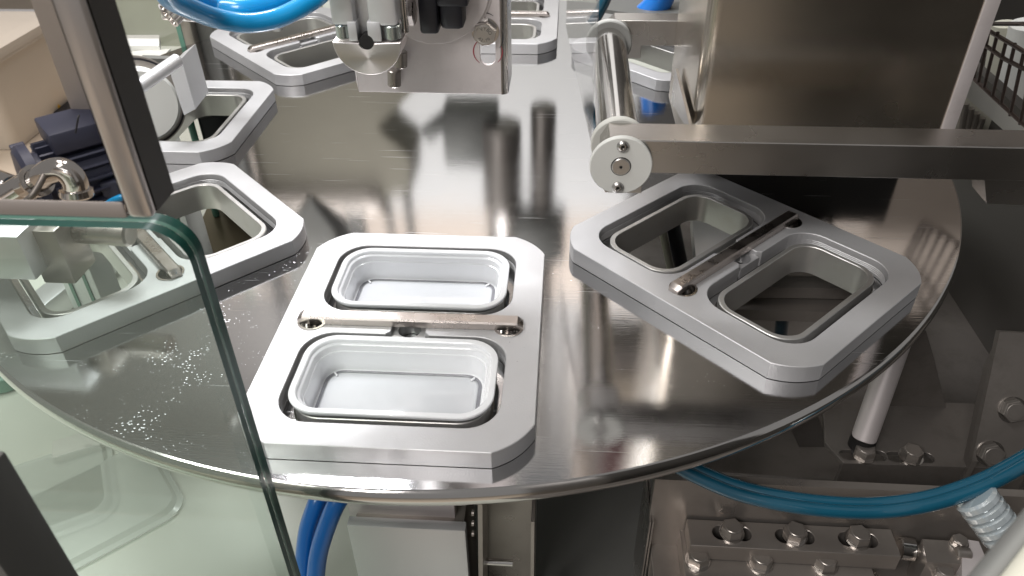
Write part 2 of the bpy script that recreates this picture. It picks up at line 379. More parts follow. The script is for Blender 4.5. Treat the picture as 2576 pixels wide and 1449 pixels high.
def hexbolt(name, parent, p, axis, af, h, washer=True, m='steel', rot=0.3, label=None):
    """hex head with chamfered crown and a washer: washer is a sub-part"""
    p = Vector(p); axis = Vector(axis).normalized(); mt = frame_to(p, p + axis) @ Matrix.Rotation(rot, 4, 'Z')
    bm = B(); w = .0016 if washer else 0
    r = af / 2 / math.cos(PI / 6)
    hexp = lambda rr: [(rr * math.cos(PI / 3 * i), rr * math.sin(PI / 3 * i)) for i in range(6)]
    loft(bm, [[mt @ Vector((x, y, z)) for x, y in q] for q, z in ((hexp(r), w), (hexp(r), w + h * .86), (hexp(r * .93), w + h))], True, False)
    t = [mt @ Vector((x, y, w + h)) for x, y in hexp(r * .93)]
    bm.faces.new([bm.verts.new(q) for q in t])
    lathe(bm, [(af * .43, w + h + .0001), (af * .40, w + h + .0006), (0, w + h + .0006)], mt, 24)
    o = obj(name, bm, m, parent, label)
    if washer:
        b2 = B(); lathe(b2, [(0.002, 0), (af * .66, 0), (af * .66, w * .9), (0.002, w * .9)], mt, 28); obj('washer', b2, 'polish', o)
    return o

def caphead(name, parent, p, axis, r, h, m='steel'):
    p = Vector(p); mt = frame_to(p, p + Vector(axis).normalized()); bm = B()
    lathe(bm, [(0, -.001), (r, -.001), (r, h * .35), (r * .8, h * .8), (r * .5, h), (r * .42, h), (r * .38, h * .45), (0, h * .45)], mt, 24)
    o = obj(name, bm, m, parent)
    b2 = B(); hp = [(r * .33 * math.cos(PI / 3 * i), r * .33 * math.sin(PI / 3 * i)) for i in range(6)]
    b2.faces.new([b2.verts.new(mt @ Vector((x, y, h * .5))) for x, y in hp]); obj('hex_socket', b2, 'hole', o)
    return o

# ------------------------------------------------------------------ the setting
bm = B(); box(bm, (-.4, .72, -.345), (3.6, 3.3, .03)); tag(obj('deck_ground', bm, 'deck'), 'pale speckled machine deck under the rotary table', kind='structure')
bm = B(); box(bm, (0, 0, -1.02), (12, 12, .04)); tag(obj('floor', bm, 'board'), 'tan workshop floor', kind='structure')
bm = B(); box(bm, (-.4, 2.2, .225), (7, .05, 2.45)); tag(obj('back_wall', bm, 'wall'), 'pale factory wall behind the machine', kind='structure')
bm = B(); box(bm, (-.4, 2.2, 1.70), (7, .05, .5)); tag(obj('upper_wall', bm, 'wallpeach'), 'peach upper band of the factory wall', kind='structure')
bm = B(); box(bm, (-.4, 2.2, 2.6), (7, .05, 1.3)); tag(obj('top_wall', bm, 'topwall'), 'dark top band of the factory wall', kind='structure')

bm = B(); box(bm, (-.4, -.945, -.68), (3.6, .02, .64)); tag(obj('added_front_panel', bm, 'board'), 'added taupe panel below the deck front, fills the dark gap mirrored in the housing', 'skirt panel')  # added so the housing mirrors taupe here, not a dark gap
# ------------------------------------------------------------------ rotary table
RC, T, RD = .44904, .01814, .62435
STN = [0, 45, 90, 135, 180, -135, -90, -45]
tab = thing('rotary_table', 'large round polished stainless turntable carrying the aluminium tray carriers', 'rotary table', (0, 0, -.02))
holes = []
for a in STN:
    c, s = math.cos(R_(a)), math.sin(R_(a)); ox, oy = RC * s, -RC * c
    for hy in (.0705, -.0705):
        holes.append([(ox + x * c - y * s, oy + x * s + y * c) for x, y in rrect(0, hy, .0835, .0475, .026, 6)])
bm = B(); plate(bm, circ(0, 0, RD - .0015, 200), holes, -.012, 0)
obj('disc_plate', bm, 'disc', tab)
bm = B()
pf = [(RD - .0015, 0), (RD - .0005, -.0003), (RD + .0009, -.0022)]
for i in range(9):
    a = R_(80 - 150 * i / 8); pf.append((RD - .010 + .0125 * math.cos(a) if True else 0, -.0115 + .0098 * math.sin(a)))
pf = [(RD - .0015, 0), (RD, -.0004)] + [(RD - .006 + .0085 * math.cos(R_(t)), -.0105 + .0100 * math.sin(R_(t))) for t in (62, 48, 34, 20, 6, -8, -22, -36, -50, -64, -80)] + [(RD - .02, -.0205), (RD - .02, -.0125)]
lathe(bm, pf, Matrix(), 220)
obj('rim', bm, 'polish', tab)

# ------------------------------------------------------------------ carriers
def outline(W2, L2, cx, cy):
    """rectangle whose corners are cut by shallow arcs that meet the sides at a visible break"""
    out = []
    for sx, sy in ((1, 1), (-1, 1), (-1, -1), (1, -1)):
        p0 = Vector((sx * W2, sy * (L2 - cy))); p1 = Vector((sx * (W2 - cx), sy * L2))
        if sx * sy < 0: p0, p1 = p1, p0
        mid = (p0 + p1) / 2; dirn = (Vector((sx, sy))).normalized(); bul = .0042
        for i in range(9):
            t = i / 8; out.append(tuple(p0.lerp(p1, t) + dirn * bul * (1 - (2 * t - 1) ** 2)))
    return out
OUT = outline(.1195, .150, .0319, .0314)

def hshape():
    """both openings joined by the shallow pocket under the bar"""
    u = rrect(0, .0710, .091, .055, .029, 8); l = rrect(0, -.0710, .091, .055, .029, 8)
    # u starts at +x side going ccw: corners order (+,+),(-,+),(-,-),(+,-)
    up = u; lo = l; w, r = .0155, .004
    # walk: upper from its lower-right corner start (after (-,-) corner) is split by the channel
    A = up[0:27]           # (+,+),(-,+),(-,-) corners
    Cc = up[27:]           # (+,-)
    A2 = [(-w - r, .016), (-w, .016 - r)]
    A3 = [(-w, -.016 + r), (-w - r, -.016)]
    lo1 = lo[9:18]         # (-,+)
    lo2 = lo[18:27]; lo3 = lo[27:36]; lo4 = lo[0:9]
    A4 = [(w + r, -.016), (w, -.016 + r)]; A5 = [(w, .016 - r), (w + r, .016)]
    return A + A2 + A3 + lo1 + lo2 + lo3 + lo4 + A4 + A5 + Cc

def make_carrier(label):
    t = thing('tray_carrier', label, 'tray carrier', (0, 0, 0), 'aluminium tray carriers round the rotary table')
    bm = B()
    ends = [circ(.0905, -.0015, .0125, 28), circ(-.0905, -.0015, .0125, 28)]
    ops = [rrect(0, .0710, .091, .055, .029, 8), rrect(0, -.0710, .091, .055, .029, 8)]
    plate(bm, OUT, [hshape()] + ends, .0006, T)
    bmesh.ops.remove_doubles(bm, verts=bm.verts, dist=2e-6)
    bmesh.ops.recalc_face_normals(bm, faces=bm.faces)
    es = [e for e in bm.edges if len(e.link_faces) == 2 and abs(e.verts[0].co.z - T) < 1e-5 and abs(e.verts[1].co.z - T) < 1e-5 and e.calc_face_angle(0) > 1.2]
    bmesh.ops.bevel(bm, geom=es, offset=.0006, segments=1, affect='EDGES')
    finish(bm, 11); obj('plate', bm, 'carrier', t, keepn=True)
    bm = B(); plate(bm, [(-.0156, -.0158), (.0156, -.0158), (.0156, .0158), (-.0156, .0158)], [circ(0, -.004, .0105, 28)], .0006, T - .005); obj('bridge_web', bm, 'carrier', t)
    for hy in (.0705, -.0705):
        bm = B(); o = lambda e, rr: rrect(0, hy, .082 + e, .046 + e, rr, 8)
        loft(bm, [at_z(o(0, .026), -.012), at_z(o(0, .026), T - .0065), at_z(o(-.0006, .026), T - .0059), at_z(o(-.0046, .023), T - .0059), at_z(o(-.0052, .022), T - .0065),
                  at_z(o(-.0062, .021), -.020), at_z(o(-.0015, .024), -.020), at_z(o(0, .026), -.012)])
        obj('nest_sleeve', bm, 'sleeve', t)
        bm = B(); oo = lambda e, rr: rrect(0, hy - (.0005 if hy > 0 else -.0005), .091 + e, .055 + e, rr, 8)
        # fine machined ledge lines low on the opening's wall
        for k in range(4):
            z = .004 + k * .0019
            loft(bm, [at_z(oo(-.0001, .029), z), at_z(oo(-.0007, .0285), z + .0005), at_z(oo(-.0001, .029), z + .0010)])
        obj('wall_groove', bm, 'carrier', t)
    # clamping bar lying over both end bores
    bm = B()
    sec = [(-.0062, T + .0003), (.0074, T + .0003), (.0074, T + .0066), (.0058, T + .0080), (-.0046, T + .0080), (-.0062, T + .0066)]
    loft(bm, [[(x, y * k + (1 - k) * .0006, T + .0003 + (z - T - .0003) * kz) for y, z in sec] for x, k, kz in ((-.1035, .80, .5), (-.0985, 1, 1), (.0985, 1, 1), (.1035, .80, .5))], True, True)
    obj('clamp_bar', bm, 'bar', t)
    for s in (1, -1):
        bm = B(); lathe(bm, [(.0124, T - .0002), (.0135, T - .0002), (.0137, T + .0007), (.0116, T + .0007), (.0112, .001), (.0124, .001)], Matrix.Translation((s * .0905, -.0015, 0)), 32, True)
        obj('end_bushing', bm, 'polish', t)
    return t

LAB = {0: 'front carrier holding two white plastic trays, brightly lit', 45: 'empty shaded carrier on the right under the roller arm',
       135: 'carrier mostly hidden behind the polished roller shaft at back right', 180: 'back carrier partly hidden by the slotted stainless bracket',
       -135: 'carrier at back left under the blue hoses and hanging funnel', -90: 'left carrier under the white disc with bare bar handle above it',
       -45: 'left carrier seen partly through the green edged glass pane'}
proto = make_carrier(LAB[0])
cars = {0: proto}
for a in (45, 135, 180, -135, -90, -45):
    r = proto.copy(); COL.objects.link(r); r['label'] = LAB[a]; cars[a] = r
    for ch in proto.children:
        c = ch.copy(); COL.objects.link(c); c.parent = r
for a, r in cars.items():
    r.location = (RC * math.sin(R_(a)), -RC * math.cos(R_(a)), 0); r.rotation_euler = (0, 0, R_(a))

# trays in the front carrier
def make_tray(label, cy):
    t = thing('plastic_tray', label, 'tray', (0, -RC + cy, T), 'white plastic trays in the front carrier')
    zt = T + .0022
    q = lambda hx, hy, r, z: at_z(rrect(0, -RC + cy, hx, hy, r, 10), z)
    bm = B()
    loft(bm, [q(.0848, .0478, .0275, zt - .0034), q(.0852, .0482, .028, zt - .0010), q(.0846, .0476, .0275, zt), q(.0800, .0430, .0235, zt), q(.0792, .0422, .023, zt - .0008), q(.0786, .0416, .0225, zt - .0035), q(.0772, .0402, .0215, zt - .0040)])
    obj('rim', bm, 'tray', t)
    bm = B()
    loft(bm, [q(.0772, .0402, .0215, zt - .0040), q(.0764, .0394, .021, zt - .0048), q(.0752, .0382, .020, zt - .0100), q(.0744, .0374, .020, zt - .0104), q(.0726, .0356, .018, zt - .0275), q(.0718, .0348, .0172, zt - .0292), q(.0698, .0328, .0155, zt - .0300)])
    obj('side_wall', bm, 'tray', t)
    bm = B()
    loft(bm, [q(.0698, .0328, .0155, zt - .0300), q(.0680, .0310, .014, zt - .0296), q(.0655, .0285, .012, zt - .0284), q(.0640, .0270, .011, zt - .0282)], False, True)
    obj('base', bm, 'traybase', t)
    bm = B(); loft(bm, [q(.0702, .0332, .0158, zt - .0292), q(.0672, .0302, .0135, zt - .0284)]); obj('base_moat', bm, 'moat', t)  # dark ring: the groove's dark reflection is put into its colour
    bm = B()
    for sx in (1, -1):
        for sy in (1, -1):
            bm = B(); box(bm, (sx * .0615, -RC + cy + sy * .0255, zt - .0272), (.0016, .0052, .0016), (0, 0, sx * sy * -.7), .0004); obj('stacking_lug', bm, 'tray', t)
make_tray('white plastic tray in the rear opening of the lit carrier, behind the bar', .0705)
make_tray('white plastic tray in the near opening of the lit carrier, nearest the rim', -.0700)

# ------------------------------------------------------------------ tool head over the middle of the table
YB = -.31
br = thing('mounting_bracket', 'slotted stainless bracket plate with hex bolt hanging over the table', 'bracket', tuple(at(1085, 236, y=YB)))
def P(u, v, y=YB): q = at(u, v, y=y); return (q.x, q.z)
TOPZ = .62
xl, zl = P(888, 224); xr, zr = P(1268, 240); xtr = P(1250, 0)[0]; xs, zs = P(1227, 100); xs2, zs2 = P(1227, 200)
xa = P(903, 232)[0]; xr = P(1262, 238)[0]
sw = .0078
slotp = rrect((P(1208, 150)[0] + P(1247, 150)[0]) / 2, (P(1227, 50)[1] + P(1227, 164)[1]) / 2, (P(1247, 150)[0] - P(1208, 150)[0]) / 2, (P(1227, 50)[1] - P(1227, 164)[1]) / 2, (P(1247, 150)[0] - P(1208, 150)[0]) / 2 * .98, 8)
bm = B(); plate(bm, [(xa, P(905, 231)[1]), (xr, P(1262, 238)[1]), (xr, TOPZ), (xa, TOPZ)], [slotp], -.004, 0, on_y(YB), .0004)
obj('face_plate', bm, 'bracket', br)
bm = B()   # bent flange on the right, folded back with a rounded corner
pts = [(xr, YB)] + [(xr + .006 * math.sin(R_(a)), YB + .006 - .006 * math.cos(R_(a))) for a in (15, 30, 45, 60, 75, 90)] + [(xr + .0062, YB + .05)]
zb = P(1262, 238)[1]
loft(bm, [[(x, y, zb) for x, y in pts] + [(x - .003, y + .002, zb) for x, y in pts[::-1]], [(x, y, TOPZ) for x, y in pts] + [(x - .003, y + .002, TOPZ) for x, y in pts[::-1]]], True, True)
obj('side_flange', bm, 'steel', br)
bm = B(); loft(bm, [[(xa, YB, zb + .0012), (xa - .0055, YB + .016, zb + .004), (xa - .0055, YB + .018, zb + .004), (xa, YB + .0035, zb + .0012)], [(xa, YB, TOPZ), (xa - .0055, YB + .016, TOPZ), (xa - .0055, YB + .018, TOPZ), (xa, YB + .0035, TOPZ)]], True, True)
obj('rolled_edge', bm, 'bracket', br)
q = at(1221, 78, y=YB)
hb = hexbolt('hex_bolt', br, (q.x, YB, q.z), (0, -1, 0), .0185, .008, m='steel')
hb['label'] = 'stainless hex bolt with stamped head at the top of the slot'
def text(name, s, size, mtx, m, parent, ext=.0002):
    cu = bpy.data.curves.new('t', 'FONT'); cu.body = s; cu.size = size; cu.extrude = ext; cu.align_x = 'CENTER'; cu.align_y = 'CENTER'
    o = bpy.data.objects.new('t', cu); COL.objects.link(o); me = o.to_mesh(); t = bmesh.new(); t.from_mesh(me); o.to_mesh_clear()
    bpy.data.objects.remove(o); bpy.data.curves.remove(cu); bmesh.ops.transform(t, matrix=mtx, verts=t.verts)
    return obj(name, t, m, parent)
for i, ch in enumerate('VYBO'):
    a = R_(115 - 32 * i)
    text('stamped_letter', ch, .0042, Matrix.Translation((q.x + .0052 * math.cos(a), YB - .0104, q.z + .0052 * math.sin(a))) @ FRONT @ Matrix.Rotation(a - PI / 2, 4, 'Z'), 'greysheet', br)
for i, ch in enumerate('A2-70'):
    a = R_(-140 + 24 * i)
    text('stamped_letter', ch, .0036, Matrix.Translation((q.x + .0052 * math.cos(a), YB - .0104, q.z + .0052 * math.sin(a))) @ FRONT @ Matrix.Rotation(a + PI / 2, 4, 'Z'), 'greysheet', br)
def arcmark(name, cx, cz, r, a0, a1, w, m, squash=1.0):
    bm = B(); n = 18; L = []
    for i in range(n + 1):
        a = R_(a0 + (a1 - a0) * i / n); ww = w * (.35 + .65 * math.sin(PI * i / n))
        L.append([(cx + (r - ww / 2) * math.cos(a) * squash, YB - .0003, cz + (r - ww / 2) * math.sin(a)), (cx + (r + ww / 2) * math.cos(a) * squash, YB - .0003, cz + (r + ww / 2) * math.sin(a))])
    for a, b in zip(L, L[1:]): bm.faces.new([bm.verts.new(p) for p in (a[0], a[1], b[1], b[0])])
    obj(name, bm, m, br)
arcmark('pen_mark', q.x - .001, q.z + .0015, .0145, 55, 125, .0009, 'ink')
c2 = at(1226, 130, y=YB)
arcmark('pen_mark', c2.x, c2.z, .0125, 120, 235, .0011, 'red'); arcmark('pen_mark', c2.x + .001, c2.z, .0125, -50, 25, .0009, 'red')
arcmark('pen_mark', q.x + .002, q.z - .006, .0135, -40, 25, .0010, 'ink')
# round recess plate with black fitting
rp = at(1085, -40, y=YB)
bm = B(); cyl(bm, (rp.x, YB, rp.z), (rp.x, YB - .004, rp.z), .0505, 64, .0004); ring(bm, (rp.x, YB - .0001, rp.z), (rp.x, YB - .0015, rp.z), .0525, .0505)
obj('round_boss', bm, 'bracket', br)

ft = thing('air_fitting', 'black elbow air fitting with brass coloured hex nut beside the actuator', 'fitting', tuple(at(1090, 85, y=YB - .03)))
def bx2(bm, u0, v0, u1, v1, y, dy, bev=.001):
    a = at(u0, v0, y=y); b = at(u1, v1, y=y)
    box(bm, ((a.x + b.x) / 2, y + dy / 2, (a.z + b.z) / 2), (abs(b.x - a.x), dy, abs(a.z - b.z)), bev=bev)
bm = B(); bx2(bm, 1046, -40, 1104, 88, YB - .032, .028, .003); bx2(bm, 1100, -20, 1168, 78, YB - .028, .022, .005); bx2(bm, 1090, -60, 1178, 20, YB - .030, .024, .003)
obj('body', bm, 'black', ft)
bm = B(); a = at(1028, 30, y=YB - .018); b = at(1046, 50, y=YB - .018)
cyl(bm, (a.x, YB - .018, a.z), (b.x, YB - .018, a.z), .0115, 6, .001); obj('hex_nut', bm, 'bar', ft)

# pneumatic actuator body with clevis and cone disc
YA = -.385
ac = thing('pneumatic_actuator', 'light grey aluminium air cylinder with steel tie nuts and half round foot', 'air cylinder', tuple(at(922, 188, y=YA)))
def X(u, v=60): return at(u, v, y=YA).x
def Z(v, u=920): return at(u, v, y=YA).z
ZT = .60
bm = B()
zb1 = Z(103)
for u0, u1, zb_ in ((836, 889, Z(82)), (902, 912, zb1), (928, 955, zb1), (889, 902, zb1)):
    pass
x0, x1, x2, x3 = X(833), X(893), X(926), X(1000)
D = .045
box(bm, ((x0 + x1) / 2, YA + D / 2, (Z(66) + ZT) / 2), (x1 - x0 - .0006, D, ZT - Z(66)), bev=.003)
box(bm, ((x2 + x3) / 2, YA + D / 2, (Z(67) + ZT) / 2), (x3 - x2 - .0006, D, ZT - Z(67)), bev=.003)
obj('body', bm, 'alu', ac)
bm = B(); box(bm, ((x1 + x2) / 2, YA + .006 + D / 2, (Z(96) + ZT) / 2), (x2 - x1 + .001, D - .008, ZT - Z(96)), bev=.0005); obj('centre_rail', bm, 'alu', ac)
for ua, ub in ((877, 899), (926, 959)):
    bm = B(); xa_, xb_ = X(ua, 90), X(ub, 90); box(bm, ((xa_ + xb_) / 2, YA + .012, (Z(104) + Z(55)) / 2), (xb_ - xa_, .0245, Z(55) - Z(104)), bev=.0004); obj('guide_jaw', bm, 'alu', ac)
for ua, ub, v0, v1 in ((840, 876, 66, 101), (961, 1005, 67, 102)):
    bm = B(); xc = X((ua + ub) / 2, 80); rr = (X(ub, 80) - X(ua, 80)) / 2; cyl(bm, (xc, YA + rr, Z(v1)), (xc, YA + rr, Z(v0)), rr, 30, .0008); obj('tie_nut', bm, 'zinc', ac)
bm = B(); xc = X(1004, 60); cyl(bm, (xc, YA + .02, Z(100)), (xc, YA + .02, ZT), .0030, 16); obj('guide_rod', bm, 'polish', ac)
# half-round foot
cxf, czf = X(922, 108), Z(106)
hp = [(cxf - X(0) * 0 + (X(1008, 108) - cxf) * math.cos(a), czf - .0002 + (czf - Z(188)) * math.sin(a)) for a in [-PI * i / 28 for i in range(29)]]
n0 = circ(cxf - .0005, czf + .0005, .0060, 24)
low = [(x, z) for x, z in n0 if z < czf - .0005]; low.sort(key=lambda p: -p[0] if False else p[0])
hp = hp + low
bm = B(); plate(bm, hp, [], -.030, 0, on_y(YA), .0006)
cone = mat('turned_cone_face', (.82, .77, .75), .34, 1, var=.02, bump=.05, aniso=.0)
# radial turned look: anisotropic highlight round the foot's centre
nt = cone.node_tree; bb = nt.nodes['Principled BSDF']; bb.inputs['Anisotropic'].default_value = .85; bb.inputs['Anisotropic Rotation'].default_value = .25
tg = nt.nodes.new('ShaderNodeTangent'); tg.direction_type = 'RADIAL'; tg.axis = 'Y'; nt.links.new(tg.outputs[0], bb.inputs['Tangent'])
foot = obj('half_round_foot', bm, cone, None); foot_loc = foot.location.copy()
d = Vector((cxf, YA, czf)) - foot_loc
for v in foot.data.vertices: v.co -= d
foot.parent = ac; foot.location = Vector((cxf, YA, czf)) - ac.location
bm = B(); cyl(bm, (cxf, YA - .0003, czf), (cxf, YA + .02, czf), .0060, 24); obj('bore', bm, 'hole', ac)
for u, v in ((1024, 150), (1018, 205)):
    pass
for (u0, v0, u1, v1) in ((1001, 128, 1014, 168), (985, 175, 999, 216)):
    bm = B(); a = at((u0 + u1) / 2, v0, y=YB - .009); b = at((u0 + u1) / 2, v1, y=YB - .009)
    cyl(bm, (a.x, YB - .009, a.z), (b.x, YB - .009, b.z), .0062, 24, .001); obj('lock_nut', bm, 'midsteel', ac)

# overhead beam and rods that the bracket and the actuator hang from (mirrored in the table)
bm = B(); box(bm, (.06, -.22, .66), (.60, .12, .08), bev=.004)
tag(obj('overhead_beam', bm, 'midsteel'), 'grey steel cross beam above the bracket, seen mirrored in the table', 'beam')

# ------------------------------------------------------------------ roller arms on the right
def arm(y0, y1, label, front=True):
    t = thing('roller_support', label, 'arm', (.20, (y0 + y1) / 2, .15), 'stainless arms carrying the roller')
    bm = B(); z0, z1 = (.151, .181) if front else (.155, .184)
    # outline in x,z with a taller chamfered end block
    if front: o = [(.1735, z1), (.1665, z1 - .012), (.1665, .141), (.172, .131), (.2035, .131), (.2035, z0), (.76, z0), (.76, z1)]
    else: o = [(.190, z1), (.180, z1 - .010), (.180, .150), (.188, .140), (.222, .140), (.222, z0), (.60, z0), (.60, z1)]
    plate(bm, o, [], -(y1 - y0), 0, on_y(y0), .0007)
    obj('bar', bm, 'steel', t)
    return t
ar = arm(-.400, -.366, 'near stainless roller arm with round white end cap and two screws')
q = at(1562, 418, y=-.405); CZ = q.z; CX = q.x
bm = B(); cyl(bm, (CX, -.4002, CZ), (CX, -.4055, CZ), .0262, 64, .0008); cap = obj('end_cap', bm, 'white', ar, 'round white nylon end cap')
bm = B(); ring(bm, (CX, -.4050, CZ), (CX, -.4057, CZ), .0085, .0078, 32); obj('bore_edge', bm, 'hole', cap)
bm = B(); lathe(bm, [(0, .0010), (.0012, .0016), (.0016, .0022), (.0070, .0022), (.0078, .0014), (.0078, 0), (0, 0)], frame_to((CX, -.4048, CZ), (CX, -.5, CZ)), 32); obj('shaft_end', bm, 'steel', cap)
bm = B(); cyl(bm, (CX, -.4070, CZ), (CX, -.4072, CZ), .0011, 12); obj('centre_hole', bm, 'hole', cap)
for u, v in ((1567, 368), (1554, 471)):
    s = at(u, v, y=-.4055); caphead('cap_screw', cap, (s.x, -.4055, s.z), (0, -1, 0), .0052, .003, 'steel')
fa = arm(-.098, -.070, 'far stainless roller arm joined to the back end of the roller', False)
bm = B(); q2 = at(1556, 128, y=-.11); FX, FZ = q2.x, q2.z
cyl(bm, (CX, -.100, CZ + .001), (CX, -.110, CZ + .001), .0262, 56, .0012); obj('end_cap', bm, 'white', fa, 'white nylon bearing disc')
ro = thing('roller', 'polished steel roller shaft running back between the two arms', 'roller', (CX, -.24, CZ - .019))
bm = B(); cyl(bm, (CX, -.358, CZ), (CX, -.110, CZ + .001), .0190, 64, .0008); obj('shaft', bm, 'polish', ro)
bm = B(); cyl(bm, (CX, -.366, CZ), (CX, -.358, CZ), .0245, 56, .001); obj('spacer', bm, 'offwhite', ro)

# clear film guard left of the roller (a thin curved sheet)
bm = B(); box(bm, (.147, -.205, .37), (.0012, .31, .42), (0, 0, .08))
tag(obj('clear_guard_sheet', bm, 'acryl2'), 'thin clear plastic sheet standing along the left side of the roller', 'guard sheet')

# ------------------------------------------------------------------ sheet metal housing
hs = thing('sealing_housing', 'large dark brushed stainless housing behind the near roller arm', 'housing', (.40, -.2, .10))
YH = -.285
hx0 = at(1806, 100, y=YH).x; hx1 = at(2446, 100, y=YH).x; HZ = .095; HT = 1.05
bm = B(); r = .012; ring_ = []
ring_ += [(hx0 - r, YH + .185), (hx0 - r, YH + r)] + [(hx0 - r * math.cos(R_(a)), YH + r - r * math.sin(R_(a))) for a in (20, 45, 70, 90)]
ring_ += [(hx1 - r * 0, YH)]
inner = [(x + (.003 if i < 6 else -.0), y + .003) for i, (x, y) in enumerate(ring_)]
lp = ring_ + [(hx1, YH + .003)] + [(x + .003, y + .003) for x, y in ring_[::-1][1:]]
loft(bm, [[(x, y, HZ) for x, y in lp], [(x, y, HT) for x, y in lp]], True, True)
obj('shell', bm, 'steel_v', hs)
bm = B(); box(bm, (hx1 + .0055, YH + .004, (HZ + HT) / 2), (.0125, .012, HT - HZ), bev=.0006); obj('edge_strip', bm, 'bracket', hs)
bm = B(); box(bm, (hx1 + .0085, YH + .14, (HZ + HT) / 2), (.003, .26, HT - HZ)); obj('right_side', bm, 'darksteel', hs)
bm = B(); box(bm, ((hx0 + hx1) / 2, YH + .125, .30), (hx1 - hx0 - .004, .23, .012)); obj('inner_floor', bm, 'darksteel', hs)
bm = B(); box(bm, ((hx0 + hx1) / 2 + .01, -.052, (.030 + HT) / 2), (hx1 - hx0 - .02, .006, HT - .030)); obj('back_plate', bm, 'cabinet', hs)
bm = B(); box(bm, (.535, -.052, .066), (.085, .006, .072)); obj('reflection_blocker', bm, 'cabinet', hs)  # added dark strip that widens the black area mirrored in the table
# triangular gusset lip at the lower left
g = [at(1703, 175, x=hx0 - .018), at(1752, 318, x=hx0 - .018)]
bm = B()
gx = hx0 - .0155
A_ = at(1706, 172, x=gx); B_ = at(1744, 322, x=gx); C_ = Vector((gx, A_.y - .015, A_.z - .045))
tri = [(A_.y, A_.z), (B_.y, B_.z), (B_.y + .004, B_.z - .006), (A_.y + .006, A_.z - .04)]
plate(bm, tri, [], -.003, .0, on_x(gx)); obj('gusset', bm, 'steel', hs)

# things that are only seen mirrored: overhead cylinders behind the head
def hanging(name, x, y, z0, z1, r, m, label, flange=True):
    t = thing(name, label, 'cylinder', (x, y, z0))
    bm = B(); cyl(bm, (x, y, z0 + .09), (x, y, z1), r, 40, .002); obj('barrel', bm, m, t)
    bm = B(); cyl(bm, (x, y, z0), (x, y, z0 + .09), r * .72, 32, .002); obj('piston_rod', bm, 'polish', t)
    if flange:
        bm = B(); cyl(bm, (x, y, z0 + .09), (x, y, z0 + .115), r * 1.4, 40, .002); obj('flange', bm, 'black', t)
t = thing('dosing_unit', 'dark dosing unit with polished cylinder, seen mirrored in the middle of the table', 'dosing unit', (-.02, .46, .18))
bm = B(); box(bm, (-.055, .49, .235), (.11, .08, .13), bev=.006); obj('valve_block', bm, 'greysheet', t)
bm = B(); box(bm, (-.125, .47, .215), (.07, .02, .035), (0, .7, 0), .004); obj('side_lever', bm, 'greysheet', t)
bm = B(); cyl(bm, (.010, .46, .20), (.010, .46, .40), .040, 40, .003); obj('barrel', bm, 'darksteel', t)
bm = B(); cyl(bm, (.012, .46, .40), (.012, .46, .52), .034, 40, .003); obj('piston_rod', bm, 'polish', t)
bm = B(); cyl(bm, (.012, .46, .52), (.012, .46, 1.2), .026, 32, .003); obj('upper_rod', bm, 'midsteel', t)
bm = B(); cyl(bm, (.012, .46, .47), (.012, .46, .485), .040, 40, .003); obj('collar', bm, 'offwhite', t)
t = thing('support_column', 'dark support column with wide foot clamp, seen mirrored right of the dosing unit', 'column', (.09, .48, .17))
bm = B(); cyl(bm, (.094, .48, .17), (.094, .48, 1.2), .026, 32, .003); obj('column', bm, 'darksteel', t)
bm = B(); box(bm, (.088, .47, .47), (.115, .08, .11), bev=.008); obj('clamp', bm, 'greysheet', t)
t = thing('rear_housing', 'olive rear housing with slanted nose, seen mirrored at the left of the table', 'housing', (-.45, .52, .05))
bm = B(); o = [(-1.7, .06), (-.22, .06), (-.165, .145), (-.255, .235), (-.19, .30), (-.20, .39), (-.26, .41), (-1.7, .42)]
plate(bm, o, [], -.14, 0, on_y(.50), .004); obj('shell', bm, 'olive', t)
bm = B(); cyl(bm, (-1.7, .51, .412), (-.27, .51, .412), .034, 32); obj('top_roll', bm, 'midsteel', t)
for k, (x, w_) in enumerate(((-.50, .022), (-.425, .018), (-.345, .045), (-.262, .012), (-.215, .016))):
    bm = B(); box(bm, (x, .53, .75), (w_, .02, .80), bev=.002); tag(obj('hanging_strut', bm, 'greysheet'), ['narrow dark strut nearest the left carriers, seen mirrored in the table', 'second dark strut from the left carriers, mirrored in the table', 'broad dark strut in the middle of its row, mirrored in the table', 'thin dark strut just right of the broad one, mirrored in the table', 'dark strut nearest the dosing unit, mirrored in the table'][k], 'strut', 'struts above the rear housing')
t = thing('overhead_housing', 'dark overhead machine housing, seen mirrored in the right of the table', 'housing', (.55, .15, .55))
bm = B(); box(bm, (.66, .18, .95), (.66, .40, .75), bev=.01); obj('shell', bm, 'cabinet', t)
bm = B(); box(bm, (.25, .20, .95), (.15, .10, .85), bev=.004); obj('grey_side', bm, 'taupe', t)
bm = B(); box(bm, (.255, .145, .645), (.11, .01, .11), bev=.002); obj('beige_label_box', bm, 'board', t)
bm = B(); box(bm, (.285, .145, .85), (.085, .01, .20), bev=.002); obj('maroon_cover', bm, 'maroon', t)
bm = B(); box(bm, (.195, .145, .90), (.035, .01, .20), bev=.002); obj('peach_strip', bm, 'wallpeach', t)
bm = B(); tube(bm, [(.36, -.06, .60), (.45, -.06, .585), (.54, -.06, .60), (.62, -.06, .64)], .003, 8); obj('amber_strip', bm, 'yellow', t)  # thin curved amber strip, mirrored as an orange line in the table
bm = B(); box(bm, (1.0, .60, .42), (.30, .02, .22)); tag(obj('rear_beige_box', bm, 'wallpeach'), 'beige box seen mirrored at the right edge of the table', 'box')

